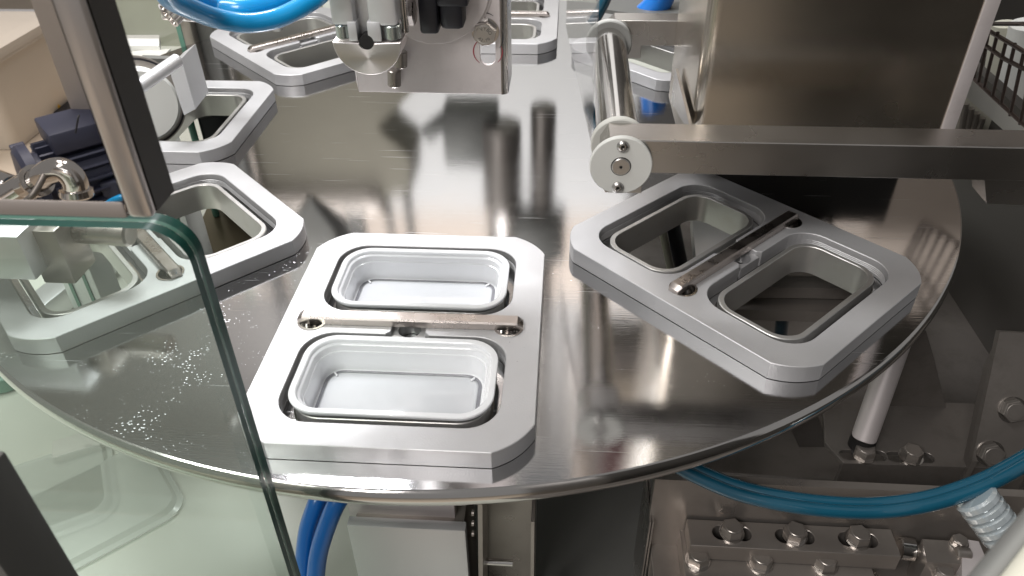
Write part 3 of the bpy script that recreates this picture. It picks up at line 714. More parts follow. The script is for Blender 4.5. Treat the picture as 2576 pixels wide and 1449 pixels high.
# ------------------------------------------------------------------ glass pane front left
GY = -.675
GX = at(600, 1045, y=GY).x; GZ = at(220, 573, y=GY).z
gp = thing('glass_guard', 'foreground glass guard pane with thick green edge and rounded corner', 'glass pane', (-.4, GY, -.33))
pr = [( -.95, -.325), (GX - .002, -.325)]
rr = .021
def corner(inset):
    o = [(-.95, -.325), (GX - inset, -.325)]
    o += [(GX - inset - rr + rr * math.cos(R_(a)), GZ - inset - rr + rr * math.sin(R_(a))) for a in range(0, 91, 10)]
    return o + [(-.95, GZ - inset)]
GT = .0155
bm = B(); o = corner(0)
for y in (GY, GY + GT):
    bm.faces.new([bm.verts.new((x, y, z)) for x, z in o])
obj('pane', bm, 'glass', gp, keepn=False)
def edge_band(o, ya, yb, name, m, ins=0.0):
    bm = B(); o = o[1:-1] + [o[-1]]
    loft_ = [[(x, ya, z), (x, yb, z)] for x, z in o]
    for a, b in zip(loft_, loft_[1:]): bm.faces.new([bm.verts.new(p) for p in (a[0], a[1], b[1], b[0])])
    bmesh.ops.remove_doubles(bm, verts=bm.verts, dist=1e-6)
    obj(name, bm, m, gp)
edge_band(corner(-.0002), GY + .0001, GY + GT * .40, 'cut_edge', 'glassedge')
edge_band(corner(-.0003), GY + GT * .40, GY + GT * .58, 'arris', 'glassmid')
edge_band(corner(-.0002), GY + GT * .58, GY + GT - .0001, 'cut_edge', 'glassedge')

# ------------------------------------------------------------------ upper sliding door
DY = -.700
dr = thing('polished_cover', 'mirror polished stainless cover hanging at upper left, reflecting a motor and pipe', 'machine cover', (-.3, DY, .28))
a = at(388, 549, y=DY); dx1, dz0 = a.x, a.z
bm = B(); w = .0118
box(bm, (dx1 - w / 2, DY + .002, dz0 + .08), (w, .006, .16), bev=.0025); obj('rounded_edge', bm, 'doorframe', dr)
bm = B(); box(bm, (dx1 - w - .31, DY + .002, dz0 + .004), (.62, .006, .009), bev=.002); obj('bottom_rail', bm, 'taupe', dr)
bm = B(); plate(bm, [(DY + .005, dz0 + .001), (DY + .0235, dz0 + .001), (DY + .0235, dz0 + .16), (DY + .005, dz0 + .16)], [], -.002, 0, on_x(dx1 - .0003)); obj('side_face', bm, 'cabinet', dr)
bm = B(); box(bm, (dx1 - w - .31, DY + .0075, dz0 + .08), (.62, .0150, .156)); obj('mirror_face', bm, 'mirror', dr)
# lower left post
q = at(0, 1264, y=-.8)
bm = B(); box(bm, (q.x - .020, -.80, -.055), (.04, .03, .55), bev=.002)
tag(obj('corner_post', bm, 'greysheet'), 'grey machine frame post cut off by the bottom left corner', 'post')

BEFORE = set(S.objects)
# ------------------------------------------------------------------ left background: post, motor, pipe, tub, yellow block
bm = B(); x0, x1 = at(75, 0, y=.30).x, at(240, 0, y=.30).x
zb = at(180, 322, y=.30).z
box(bm, ((x0 + x1) / 2, .315, (zb + 1.1) / 2), (x1 - x0, .03, 1.1 - zb), bev=.002)
tag(obj('taupe_post', bm, 'taupe'), 'wide taupe steel post mirrored in the polished cover, above the motor', 'post')
# motor: cylinder with ribs, end flange, terminal box
ZD = -.33
mc = at(138, 452, z=-.22)
mo = thing('electric_motor', 'dark navy finned electric motor mirrored in the polished cover', 'motor', (mc.x, mc.y, ZD))
ax = Vector((.72, .69, 0)).normalized()      # axis pointing away
side = Vector((-ax.y, ax.x, 0))
c0 = Vector((mc.x - .02, mc.y - .03, -.225)); rM = .075
bm = B(); cyl(bm, c0, c0 + ax * .19, rM * .86, 40, .002); obj('stator_body', bm, 'motor', mo)
for k in range(22):
    a = 2 * PI * k / 22
    dv = side * math.cos(a) + Vector((0, 0, 1)) * math.sin(a)
    mt = Matrix((ax, dv, ax.cross(dv))).transposed().to_4x4(); mt.translation = c0 + ax * .105 + dv * (rM * .95)
    bm = B(); box(bm, (0, 0, 0), (.165, .018, .004), mtx=mt); obj('cooling_fin', bm, 'motor', mo)
bm = B(); lathe(bm, [(0, -.028), (.030, -.028), (.034, -.018), (.075, -.012), (.084, -.004), (.084, .012), (.070, .014), (0, .014)], frame_to(c0, c0 + ax), 40); obj('end_flange', bm, 'motor', mo)
for k in range(4):
    a = PI / 4 + PI / 2 * k; p = c0 + (side * math.cos(a) + Vector((0, 0, math.sin(a)))) * .082
    bm = B(); cyl(bm, p - ax * .008, p + ax * .016, .012, 20, .001); obj('mounting_ear', bm, 'motor', mo)
tb = c0 + ax * .10 + Vector((0, 0, rM + .016))
mt = Matrix((ax, side, Vector((0, 0, 1)))).transposed().to_4x4(); mt.translation = tb
bm = B(); box(bm, (0, 0, 0), (.11, .10, .04), bev=.004, mtx=mt); obj('terminal_box', bm, 'motor', mo)
bm = B(); box(bm, c0 + ax * .1 + Vector((0, 0, -.09)), (.12, .12, .02), (0, 0, .76), .002); obj('foot', bm, 'motor', mo)

# bright elbow pipe
pp = thing('elbow_pipe', 'shiny stainless elbow pipe with open clamp end in front of the motor', 'pipe', tuple(at(150, 530, z=-.12)))
e = [at(60, 470, z=-.15), at(92, 455, z=-.135), at(125, 432, z=-.11), at(160, 428, z=-.105), at(186, 452, z=-.12), at(194, 490, z=-.145)]
bm = B(); tube(bm, e, .0195, 28, 10, cap=False); obj('elbow', bm, 'chrome', pp)
ee = e[-1]; dv = (e[-1] - e[-2]).normalized()
bm = B(); lathe(bm, [(.0185, -.012), (.0245, -.010), (.0255, 0), (.0235, .003), (.0170, .003), (.0165, -.012)], frame_to(ee, ee + dv), 36, True); obj('clamp_lip', bm, 'chrome', pp)
bm = B(); cyl(bm, ee + dv * -.004, ee + dv * .001, .0172, 30); obj('pipe_mouth', bm, 'hole', pp)
bm = B(); m1 = frame_to(e[1], e[2]); lathe(bm, [(.0200, -.004), (.027, -.003), (.027, .003), (.0200, .004)], m1, 36, True); obj('weld_ferrule', bm, 'chrome', pp)
bm = B(); cyl(bm, at(20, 500, z=-.17), at(80, 462, z=-.15), .024, 30, .002); cyl(bm, at(-20, 450, z=-.17), at(30, 470, z=-.17), .020, 30, .002); obj('tee_body', bm, 'chrome', pp)
bm = B(); tube(bm, [at(45, 520, z=-.14), at(85, 487, z=-.12), at(125, 445 - 30, z=-.10)], .005, 12, 4); obj('clamp_screw', bm, 'darksteel', pp)

# tan shelf board beneath motor and tub
q0 = at(0, 560, z=-.28); q1 = at(330, 250, z=-.28)
bm = B(); box(bm, (-1.15, .62, -.318), (.95, 1.15, .012), (0, 0, 0), .002)
tag(obj('tan_base_board', bm, 'board'), 'tan base board carrying the motor, the tub and the yellow block', 'board')
# milky tub
tq = at(55, 385, z=-.31) + Vector((-.035, .065, 0))
TT = at(40, 120, y=tq.y).z
tbm = thing('milky_tub', 'translucent tan storage tub mirrored in the polished cover', 'tub', (tq.x, tq.y, -.31))
bm = B(); q = lambda hx, hy, r, z: at_z(rrect(tq.x - .09, tq.y + .07, hx, hy, r, 6), z)
loft(bm, [q(.105, .12, .02, -.31), q(.13, .145, .025, TT - .02), q(.14, .155, .028, TT - .02), q(.14, .155, .028, TT - .012), q(.126, .141, .024, TT - .012), q(.10, .115, .02, -.305)], True, True)
obj('body', bm, 'tub', tbm)
bm = B(); loft(bm, [q(.142, .157, .03, TT - .012), q(.142, .157, .03, TT + .006), q(.125, .14, .026, TT + .010)], True, True); obj('lid', bm, 'tub', tbm)
yq = at(110, 290, z=-.31)
yb = thing('yellow_block', 'small yellow plastic block on a dark foot beside the tub', 'block', (yq.x, yq.y, -.31))
bm = B(); box(bm, (yq.x, yq.y + .02, -.265), (.09, .06, .055), (0, 0, .1), .004); obj('block', bm, 'yellow', yb)
bm = B(); box(bm, (yq.x - .01, yq.y + .01, -.30), (.15, .08, .02), (0, 0, .1), .002); obj('foot', bm, 'black', yb)
# extruded profile rail top-left
bm = B(); a = at(-30, 40, y=.9); b = at(95, 60, y=.9)
for dz, hh in ((.0, .022), (-.035, .018), (-.075, .030)): box(bm, (a.x - .2, .9 + abs(dz), a.z + dz), (.9, .05, hh), bev=.003)
tag(obj('profile_rail', bm, 'alu'), 'bright extruded aluminium rail at the top left corner', 'rail')
# black cable and blue hose lying behind
bm = B(); tube(bm, [at(240, 560, z=-.22), at(270, 515, z=-.20), at(320, 492, z=-.19), at(380, 484, z=-.20), at(430, 500, z=-.25)], .006, 12)
tag(obj('blue_hose', bm, 'blue'), 'thin blue hose mirrored low in the polished cover', 'hose')
bm = B(); tube(bm, [at(190, 335, z=-.1), at(196, 300, z=-.08), at(199, 290, z=-.075)], .0016, 8)
tag(obj('thin_wire', bm, 'black'), 'short black wire sticking up from the motor', 'wire')
bm = B(); tube(bm, [at(300, 545, z=-.2), at(325, 510, z=-.19), at(350, 480, z=-.18), at(372, 430, z=-.18)], .004, 10)
tag(obj('beige_cable', bm, 'board'), 'beige cable curving up beside the motor', 'cable')
bm = B(); box(bm, at(335, 475, z=-.26), (.09, .10, .09), (0, 0, .4), .006)
tag(obj('dark_pump_block', bm, 'motor'), 'dark block just right of the finned motor', 'pump block')

# all of these stand in front of the machine, left of the photographer: the polished cover mirrors them
MY = DY
for o in [o for o in S.objects if o not in BEFORE]:
    if o.parent is None: o.location.y = 2 * MY - o.location.y
    if o.type == 'MESH':
        for v in o.data.vertices: v.co.y = -v.co.y
        o.data.flip_normals()

# ------------------------------------------------------------------ left station: white disc with holder
wd = thing('brake_disc_holder', 'white round disc in a grey bracket with rod handle over the left carrier', 'disc holder', tuple(at(400, 350, z=.03)))
wc = at(352, 262, y=-.06); n_ = Vector((.55, -.75, .20)).normalized()
bm = B(); cyl(bm, wc - n_ * .016, wc + n_ * .018, .048, 72, .004); obj('white_disc', bm, 'white', wd)
bm = B(); ring(bm, wc - n_ * .030, wc - n_ * .012, .060, .042, 72); obj('backing_ring', bm, 'midsteel', wd)
bm = B(); ring(bm, wc - n_ * .0118, wc - n_ * .0105, .0580, .0555, 72); obj('spring_ring', bm, 'black', wd)
sx = Vector((-n_.y, n_.x, 0)).normalized(); sy = n_.cross(sx)
bm = B(); p = at(470, 215, y=-.06)
pa = [at(u, v, y=-.075) for u, v in ((424, 171), (456, 148), (492, 274), (463, 290))]
loft(bm, [[q_ for q_ in pa], [q_ + Vector((-.004, .055, 0)) for q_ in pa]], True, True); obj('bracket_cheek', bm, 'alu', wd)
pb = [at(u, v, y=.03) for u, v in ((350, 146), (478, 150), (470, 200), (440, 300), (345, 330))]
loft(bm := B(), [[q_ for q_ in pb], [q_ + Vector((0, .012, 0)) for q_ in pb]], True, True); obj('bracket_back', bm, 'greysheet', wd)
bm = B(); cyl(bm, at(452, 148, y=-.11), at(330, 232, y=-.17), .0082, 28, .0025); obj('rod_handle', bm, 'alu', wd)

# small green glass vial-like sensor below, seen through the left carrier
sq = at(515, 318, z=-.12)
sn = thing('sensor_block', 'small glossy black sensor with green glass side seen through the left carrier', 'sensor', (sq.x, sq.y, -.33))
bm = B(); box(bm, (sq.x + .02, sq.y + .02, -.20), (.07, .03, .20), (0, 0, .5), .006); obj('body', bm, 'black', sn)
bm = B(); box(bm, (sq.x - .018, sq.y - .012, -.19), (.012, .05, .20), (0, 0, .5), .004); obj('glass_side', bm, 'glassmid', sn)

# hanging plate above the front-left carrier (left edge of the picture)
h4 = [at(u, v, y=-.42) for u, v in ((-60, 580), (80, 600), (95, 700), (-60, 690))]
bm = B(); p0 = at(92, 706, y=-.44)
box(bm, (p0.x - .075, -.40, p0.z + .024), (.15, .08, .048), bev=.002)
tag(obj('hanging_block', bm, 'alu'), 'pale grey block hanging over the left carrier at the left edge, behind the glass', 'block')
bm = B(); q = at(205, 655, y=-.38)
box(bm, (q.x, -.40, q.z + .03), (.032, .04, .06), bev=.002)
tag(obj('brown_stop_block', bm, 'midsteel'), 'small brownish stop block above the left carrier, behind the glass', 'block')
bm = B(); cyl(bm, at(120, 575, z=.07), at(330, 590, z=.07), .012, 24, .002)
tag(obj('push_rod', bm, 'bar'), 'horizontal push rod under the polished cover, above the glass edge', 'rod')
bm = B(); cyl(bm, at(405, 545, y=-.45), at(438, 585, y=-.45), .0045, 16, .001)
tag(obj('small_pin', bm, 'bar'), 'short steel pin at the lower right corner of the polished cover', 'pin')

# profiles and vertical frames below seen through the left carriers
def leg(x, y, w, d, label, m='alu', z0=-.33, z1=-.03, rot=0.0):
    t = thing('upright_profile', label, 'frame leg', (x, y, z0))
    bm = B(); box(bm, (x, y, (z0 + z1) / 2), (w, d, z1 - z0), (0, 0, rot), .0015)
    obj('post', bm, m, t)
    bm = B()
    for s in (-.25, .25):
        box(bm, (x + s * w * math.cos(rot), y - d / 2 - .0008 + s * w * math.sin(rot), (z0 + z1) / 2), (w * .10, .002, z1 - z0 - .004), (0, 0, rot))
    obj('groove', bm, 'glassmid' if m == 'alu' else 'hole', t)
q = at(225, 700, z=-.20); leg(q.x, q.y, .05, .05, 'upright aluminium leg seen through the near left opening')
q = at(455, 620, z=-.20); leg(q.x, q.y + .02, .05, .05, 'upright aluminium leg seen through the right opening of the left carrier')
bm = B(); a = at(90, 790, z=-.30); b = at(215, 690, z=-.30); dv = (b - a); L_ = dv.length * 1.9
mt = Matrix.Translation((a + b) / 2) @ Matrix.Rotation(math.atan2(dv.y, dv.x), 4, 'Z'); box(bm, (0, 0, 0), (L_, .045, .04), bev=.003, mtx=mt)
tag(obj('floor_profile', bm, 'alu'), 'aluminium profile lying on the deck below the left carrier', 'profile')
bm = B(); a = at(470, 640, z=-.31); b = at(560, 470, z=-.31)
pq = [at(u, v, z=-.31) for u, v in ((478, 660), (540, 515), (628, 560), (640, 620), (560, 700))]
loft(bm, [[p for p in pq], [p + Vector((0, 0, .02)) for p in pq]], True, True)
tag(obj('olive_floor_plate', bm, mat('olive_plate', (.17, .14, .09), .3, .4)), 'olive brown plate on the deck under the left carrier', 'plate')

# lids lying on the deck bottom left
def lid(label, c, rot, hx=.105, hy=.075):
    t = thing('clear_cover', label, 'lid', (c.x, c.y, -.33), 'clear plastic lids lying on the deck')
    bm = B(); mt = Matrix.Translation((c.x, c.y, -.327)) @ Matrix.Rotation(rot, 4, 'Z')
    q = lambda a, b, r, z: [mt @ Vector((x, y, z)) for x, y in rrect(0, 0, a, b, r, 8)]
    loft(bm, [q(hx, hy, .03, 0), q(hx, hy, .03, .002), q(hx - .006, hy - .006, .026, .004), q(hx - .010, hy - .010, .024, .010), q(hx - .014, hy - .014, .02, .011)], True, True)
    obj('sheet', bm, 'lid', t)
lid('frosted lid lying nearer the disc rim on the pale deck', at(215, 1300, z=-.33), .75)
lid('frosted lid lying further left on the pale deck', at(60, 1260, z=-.32), .55)
lc = at(95, 1105, z=-.33)
bm = B(); p = at(205, 1118, z=-.322); box(bm, p, (.07, .035, .012), (0, 0, .5), .002)
tag(obj('white_strap', bm, 'offwhite'), 'white strap end poking out below the rim at lower left', 'strap')
bm = B(); cyl(bm, at(20, 955, z=-.33), at(20, 955, z=-.33) + Vector((0, 0, .03)), .035, 40, .004)
tag(obj('round_foot', bm, 'glassmid'), 'round glassy foot on the deck left of the disc', 'foot')

# ------------------------------------------------------------------ back left: translucent panels, vertical posts, white tray
bm = B(); box(bm, (-1.02, 1.25, .02), (.9, .008, .75)); 
tag(obj('hazy_back_panel', bm, mat('hazy_green_panel', (.40, .42, .33), .35, 0, var=.35, vscale=4)), 'hazy greenish plastic panel behind the left half of the table', 'panel')
bm = B(); pq = [at(u, v, z=-.02) for u, v in ((330, 135), (350, 133), (430, 128), (395, 165), (350, 235), (300, 240))]
loft(bm, [[p for p in pq], [p + Vector((0, 0, .004)) for p in pq]], True, True)
st = thing('white_shelf', 'white shelf plate with dark lip right of the polished cover', 'shelf', tuple(at(380, 150, z=-.03)))
obj('plate', bm, 'offwhite', st)
bm = B(); tube(bm, [at(u, v, z=-.012) for u, v in ((345, 208), (385, 172), (405, 155), (436, 134))], .0035, 8, 4); obj('dark_lip', bm, 'greysheet', st)
bm = B(); pq = [at(u, v, z=-.02) for u, v in ((320, 104), (405, 104), (405, 132), (320, 132))]
loft(bm, [[p for p in pq], [p + Vector((0, 0, .012)) for p in pq]], True, True); obj('white_strip', bm, 'white', st)
for (u0, u1, v, y, m_, lab) in ((458, 490, 120, .42, 'midsteel', 'grey steel upright behind the back left carrier'), (490, 540, 110, .44, 'greysheet', 'dark grey upright between the steel post and the carrier')):
    a = at(u0, v, y=y); b = at(u1, v, y=y); bm = B(); box(bm, ((a.x + b.x) / 2, y + .02, .14), (b.x - a.x, .03, .94), bev=.002)
    tag(obj('upright', bm, m_), lab, 'upright')
bm = B(); cyl(bm, (at(560, 100, y=.5).x, .5, -.33), (at(560, 100, y=.5).x, .5, .8), .02, 24)
tag(obj('round_column', bm, 'polish'), 'round polished column behind the back left carrier', 'column')
pn = thing('glass_side_panel', 'clear side panel with pale green edge standing behind the hoses', 'glass pane', tuple(at(465, 150, y=.38)))
a = at(447, 60, y=.38)
bm = B(); box(bm, (a.x, .38, .14), (.008, .004, .94)); obj('edge', bm, 'glassmid', pn)
bm = B(); box(bm, (a.x - .2, .38, .14), (.39, .003, .94)); obj('sheet', bm, 'acryl', pn)

# hanging funnel and valve block
fu = thing('hanging_funnel', 'white plastic funnel tip hanging over the back left carrier', 'funnel', tuple(at(700, 78, y=.02)))
fp = [(640, 20), (745, 18), (728, 60), (705, 78), (692, 78)]
ft_ = at(700, 76, y=.02)
bm = B(); q = lambda hx, hy, r, z, dx=0: at_z(rrect(ft_.x + dx, .02, hx, hy, r, 5), ft_.z + z)
loft(bm, [q(.006, .006, .004, 0), q(.009, .008, .005, .006), q(.040, .024, .008, .042), q(.050, .030, .008, .09), q(.050, .030, .008, .30)], True, True); obj('cone', bm, 'white', fu)
vb = thing('valve_manifold', 'chromed manifold with hose ports behind the blue hoses', 'manifold', tuple(at(455, 40, y=-.02)))
bm = B()
for i, (u, v) in enumerate(((425, 5), (432, 20), (444, 32), (452, 42))):
    p = at(u, v, y=-.03 + .01 * i); 
    b2 = B(); ring(b2, p, p + Vector((-.004, -.012, -.004)), .0062, .0036, 24); obj('port', b2, 'chrome', vb)
p = at(480, 28, y=.03); box(bm, p, (.07, .03, .02), (0, .1, .1), .002); obj('body', bm, 'polish', vb)

# blue hoses top left
def hose(pts, r, m, label, k=12):
    bm = B(); tube(bm, pts, r, 18, k); return tag(obj('blue_hose', bm, m), label, 'hose', None)
yh = -.40
H1 = [at(u, v, y=y) for u, v, y in ((395, -60, -.50), (425, -6, -.48), (480, 22, -.46), (545, 46, -.44), (620, 58, -.43), (690, 48, -.42), (750, 22, -.41), (800, -10, -.40), (840, -50, -.40))]
hose(H1, .0072, 'blue', 'lowest bright blue hose loop at the top, below its twin')
H2 = [at(u, v, y=y) for u, v, y in ((420, -60, -.44), (470, -8, -.42), (540, 14, -.40), (610, 22, -.40), (680, 8, -.39), (740, -20, -.38), (780, -60, -.38))]
hose(H2, .0078, 'blue', 'thick bright blue hose loop at the top edge, above the lowest one')
H3 = [at(u, v, y=y) for u, v, y in ((560, -60, -.36), (600, -12, -.36), (650, -2, -.36), (720, -16, -.36), (780, -60, -.36))]
hose(H3, .007, 'blue2', 'darker blue hose just showing at the top edge between the loops')

# ------------------------------------------------------------------ back right background
bm = B(); box(bm, (1.35, 1.7, .35), (1.9, .01, 1.6)); tag(obj('rear_cover', bm, 'cabinet'), 'dark grey rear cover behind the roller arms', 'cover')
bm = B(); tube(bm, [at(u, v, y=.35) for u, v in ((1600, 60), (1645, 20), (1665, -10), (1680, -60))], .022, 18)
tag(obj('blue_hose', bm, 'blue2'), 'thick blue hose behind the far roller arm', 'hose')
bm = B(); tube(bm, [at(u, v, y=.25) for u, v in ((1490, 60), (1515, 15), (1530, -20), (1540, -60))], .009, 14)
tag(obj('pale_hose', bm, 'teal'), 'thin pale blue hose left of the thick blue one at the top', 'hose')
pq = [at(u, v, z=.06) for u, v in ((1500, 30), (1720, 62), (1760, 40), (1900, 25), (1900, -60), (1500, -60))]
bm = B(); loft(bm, [[p for p in pq], [p + Vector((0, 0, .006)) for p in pq]], True, True)
tag(obj('grey_cover_plate', bm, 'greysheet'), 'grey cover plate behind the far roller arm', 'cover plate')

# right: wire basket, frames
wb = thing('wire_basket', 'brown wire basket standing at the top right edge', 'basket', tuple(at(2520, 250, y=-.05)))
def PB(u, v): return at(u, v, y=-.02)
rods = []
tl = [PB(2462 - 5, 62), PB(2576 + 60, 145)]
# plane of the basket side runs away to the right: depth grows with u
def BP(u, v):
    t_ = (u - 2450) / 130.0
    return at(u, v, y=-.05 - .10 * t_)
bars = [((2487, 80), (2462, 205)), ((2510, 82), (2475, 222)), ((2531, 105), (2497, 240)), ((2553, 110), (2518, 262)), ((2576, 130), (2541, 290)), ((2600, 150), (2566, 312)), ((2466, 110), (2450, 195))]
for a, b in bars:
    bm = B(); cyl(bm, BP(*a), BP(*b), .0020, 10); obj('upright_wire', bm, 'rod', wb)
for pts in (((2465, 60), (2580, 60)), ((2478, 72), (2512, 92), (2560, 120), (2600, 145)), ((2462, 105), (2490, 122), (2530, 150), (2600, 185)), ((2450, 198), (2500, 245), (2560, 300), (2600, 335))):
    bm = B(); tube(bm, [BP(*p) for p in pts], .0024, 10, 3, smooth=False); obj('rim_wire', bm, 'rod', wb)
bm = B(); pa = [at(u, v, y=.05) for u, v in ((2440, 190), (2600, 330), (2600, 395), (2420, 235))]
loft(bm, [[p for p in pa], [p + Vector((0, .02, 0)) for p in pa]], True, True)
tag(obj('beige_rail', bm, 'offwhite'), 'beige rail running down to the right under the wire basket', 'rail')
bm = B(); pa = [at(u, v, y=.16) for u, v in ((2400, 190), (2620, 420), (2500, 420), (2380, 320))]
loft(bm, [[p for p in pa], [p + Vector((0, .02, 0)) for p in pa]], True, True)
tag(obj('ribbed_panel', bm, 'cream'), 'cream ribbed panel below the beige rail, right of the housing', 'panel')
for k in range(4):
    bm = B(); cyl(bm, at(2428 + 14 * k, 260 + 12 * k, y=.15), at(2416 + 14 * k, 330, y=.15), .006, 10); tag(obj('ventilation_rib', bm, 'midsteel'), ['grey rib closest to the dark housing, by the cream panel', 'second grey rib from the dark housing, by the cream panel', 'third grey rib from the dark housing, by the cream panel', 'grey rib farthest from the dark housing, under the beige rail'][k], 'rib', 'grey ribs by the cream panel')
bm = B(); cyl(bm, at(2600, 60, y=.30), at(2548, 300, y=.30), .034, 28)
tag(obj('white_pipe', bm, 'white'), 'broad white pipe behind the wire basket', 'pipe')
bm = B(); cyl(bm, at(2530, 60, y=.34), at(2495, 260, y=.34), .02, 28)
tag(obj('cream_pipe', bm, 'cream'), 'cream pipe behind the wire basket, left of the white one', 'pipe')
bm = B(); box(bm, (1.60, .9, .1), (.7, .01, 1.2)); tag(obj('beige_side_cover', bm, 'taupe'), 'taupe cover plate filling the background at the top right', 'cover')

# added dark panels on the right and frame behind the arm end
bm = B(); pa = [at(u, v, y=-.395) for u, v in ((2476, 447), (2640, 455), (2640, 520), (2482, 512))]
loft(bm, [[p for p in pa], [p + Vector((0, .03, 0)) for p in pa]], True, True)
tag(obj('arm_support_block', bm, 'steel'), 'stainless block under the right end of the near roller arm', 'block')
bm = B(); box(bm, (.80, .05, -.165), (.02, 2.0, .33)); tag(obj('added_side_panel', bm, 'cabinet'), 'added dark panel closing off light on the right of the machine', 'cabinet side')  # added panel that keeps light out from under the table
bm = B(); box(bm, (.93, .55, -.12), (.9, .02, .42)); tag(obj('added_dark_screen', bm, 'cabinet'), 'added dark screen hiding the bright background under the right side of the table', 'screen')  # added to cover the bright deck and wall beyond the table
bm = B(); box(bm, (.62, -.35, -.326), (.92, 1.3, .006)); tag(obj('deck_shade_sheet', bm, 'darksteel'), 'dark sheet standing in for shade on the deck at the right', 'shade sheet')  # shade on the right of the deck, put in as a dark sheet
bm = B(); box(bm, (.84, -1.42, .1), (.78, .74, 2.2)); tag(obj('added_dark_block', bm, 'cabinet'), 'added unseen dark block behind the camera, mirrored in the housing', 'cabinet')  # added out of view to darken the housing's reflection and the right side

# ------------------------------------------------------------------ under the rim: grey column, hoses
cl = thing('lift_column', 'light grey box column standing under the front rim', 'column', (.008, -.56, -.33))
bm = B(); yF = -.584; xL, xR = at(872, 1322, y=yF).x, at(1170, 1335, y=yF).x; zt = at(1000, 1328, y=yF).z
box(bm, ((xL + xR) / 2, yF + .005, (zt - .33) / 2), (xR - xL, .010, zt + .33), bev=.0008); obj('front_cover', bm, 'alu', cl)
bm = B(); box(bm, ((xL + xR) / 2, yF + .045, (zt - .33) / 2 - .004), (xR - xL - .006, .07, zt + .32), bev=.001); obj('body', bm, 'midsteel', cl)
bm = B(); q = at(1020, 1300, y=yF + .035); cyl(bm, (q.x, yF + .04, zt - .004), (q.x, yF + .04, zt + .03), .017, 32, .002); obj('lift_stem', bm, 'black', cl)
bm = B(); a = at(880, 1297, y=yF + .02); b = at(1145, 1297, y=yF + .02); box(bm, ((a.x + b.x) / 2, yF + .035, a.z + .012), (b.x - a.x, .03, .024), bev=.0006); obj('top_plate', bm, 'bracket', cl)
bm = B(); box(bm, (xR + .010, yF + .035, -.17), (.004, .05, .30), (0, .03, 0)); box(bm, (xR + .034, yF + .075, -.17), (.05, .004, .31)); box(bm, (xR + .058, yF + .03, -.20), (.003, .05, .22)); obj('side_plate', bm, 'midsteel', cl)
for k in range(3):
    bm = B(); p = at(1187, 1290 + 26 * k, y=yF + .01); cyl(bm, p, p + Vector((.002, 0, 0)), .0026, 12); obj('side_screw', bm, 'midsteel', cl)
bm = B(); cyl(bm, at(1215, 1412, z=-.20), at(1290, 1416, z=-.20), .0035, 14); obj('cross_pin', bm, 'polish', cl)
hose([at(u, v, y=y) for u, v, y in ((812, 1235, -.54), (795, 1270, -.55), (775, 1330, -.56), (766, 1400, -.57), (764, 1480, -.58))], .0085, 'blue2', 'left one of two blue hoses hanging below the front rim')
hose([at(u, v, y=y) for u, v, y in ((870, 1235, -.55), (845, 1270, -.56), (820, 1330, -.57), (800, 1400, -.58), (792, 1480, -.59))], .0085, 'blue2', 'right one of two blue hoses hanging below the front rim, by the grey column')
pq = [at(u, v, z=-.326) for u, v in ((1175, 1230), (1660, 1200), (1645, 1500), (1180, 1500))]
bm = B(); loft(bm, [[p for p in pq], [p + Vector((0, 0, .012)) for p in pq]], True, True)
tag(obj('grey_base_plate', bm, 'greysheet'), 'plain dark grey base plate right of the grey column', 'base plate')

# ------------------------------------------------------------------ right lower mechanism
def slab(name, pts, z, th, m, parent=None, label=None):
    pq = [at(u, v, z=z) for u, v in pts]; bm = B(); loft(bm, [[p - Vector((0, 0, th)) for p in pq], [p for p in pq]], True, True)
    return obj(name, bm, m, parent, label)
me_ = thing('slide_mount', 'bolted stainless slide mount with slotted upper block at lower right', 'slide mount', tuple(at(1950, 1449, z=-.2)))
# upper slotted block
zB = -.150
a = at(1729, 1305, z=zB); b = at(2243, 1331, z=zB); c = at(2266, 1400, z=zB); d_ = at(1737, 1371, z=zB)
ang = math.atan2(b.y - a.y, b.x - a.x); cxm = (a + b + c + d_) / 4; Lx = ((b - a).length + (c - d_).length) / 2; Ly = ((d_ - a).length + (c - b).length) / 2
mt = Matrix.Translation((cxm.x, cxm.y, 0)) @ Matrix.Rotation(ang, 4, 'Z')
imt = mt.inverted()
sl = []; bolts = []
for u0, u1, v in ((1791, 1888, 1332), (1950, 2047, 1345), (2110, 2207, 1357)):
    p0 = imt @ at(u0, v, z=zB); p1 = imt @ at(u1, v, z=zB); sl.append(slot((p0.x + p1.x) / 2, 0.001, (p1.x - p0.x) / 2, .0078))
    bolts.append(mt @ Vector(((p0.x + p1.x) / 2 - .0005, .001, zB)))
bm = B(); plate(bm, [(-Lx / 2, -Ly / 2), (Lx / 2, -Ly / 2), (Lx / 2, Ly / 2), (-Lx / 2, Ly / 2)], sl, zB - .020, zB, mt, .0005)
ub = obj('slotted_block', bm, 'midsteel', me_)
for i, p in enumerate(bolts): hexbolt('hex_bolt', me_, p + Vector((0, 0, 0)), (0, 0, 1), .0178, .0085, m='midsteel', rot=.2 + i * .5)
bm = B(); mt2 = mt @ Matrix.Translation((0, 0, zB - .0205)); box(bm, (0, 0, 0), (Lx, Ly, .0005), mtx=mt2); obj('slot_shadow_plate', bm, 'darksteel', me_)
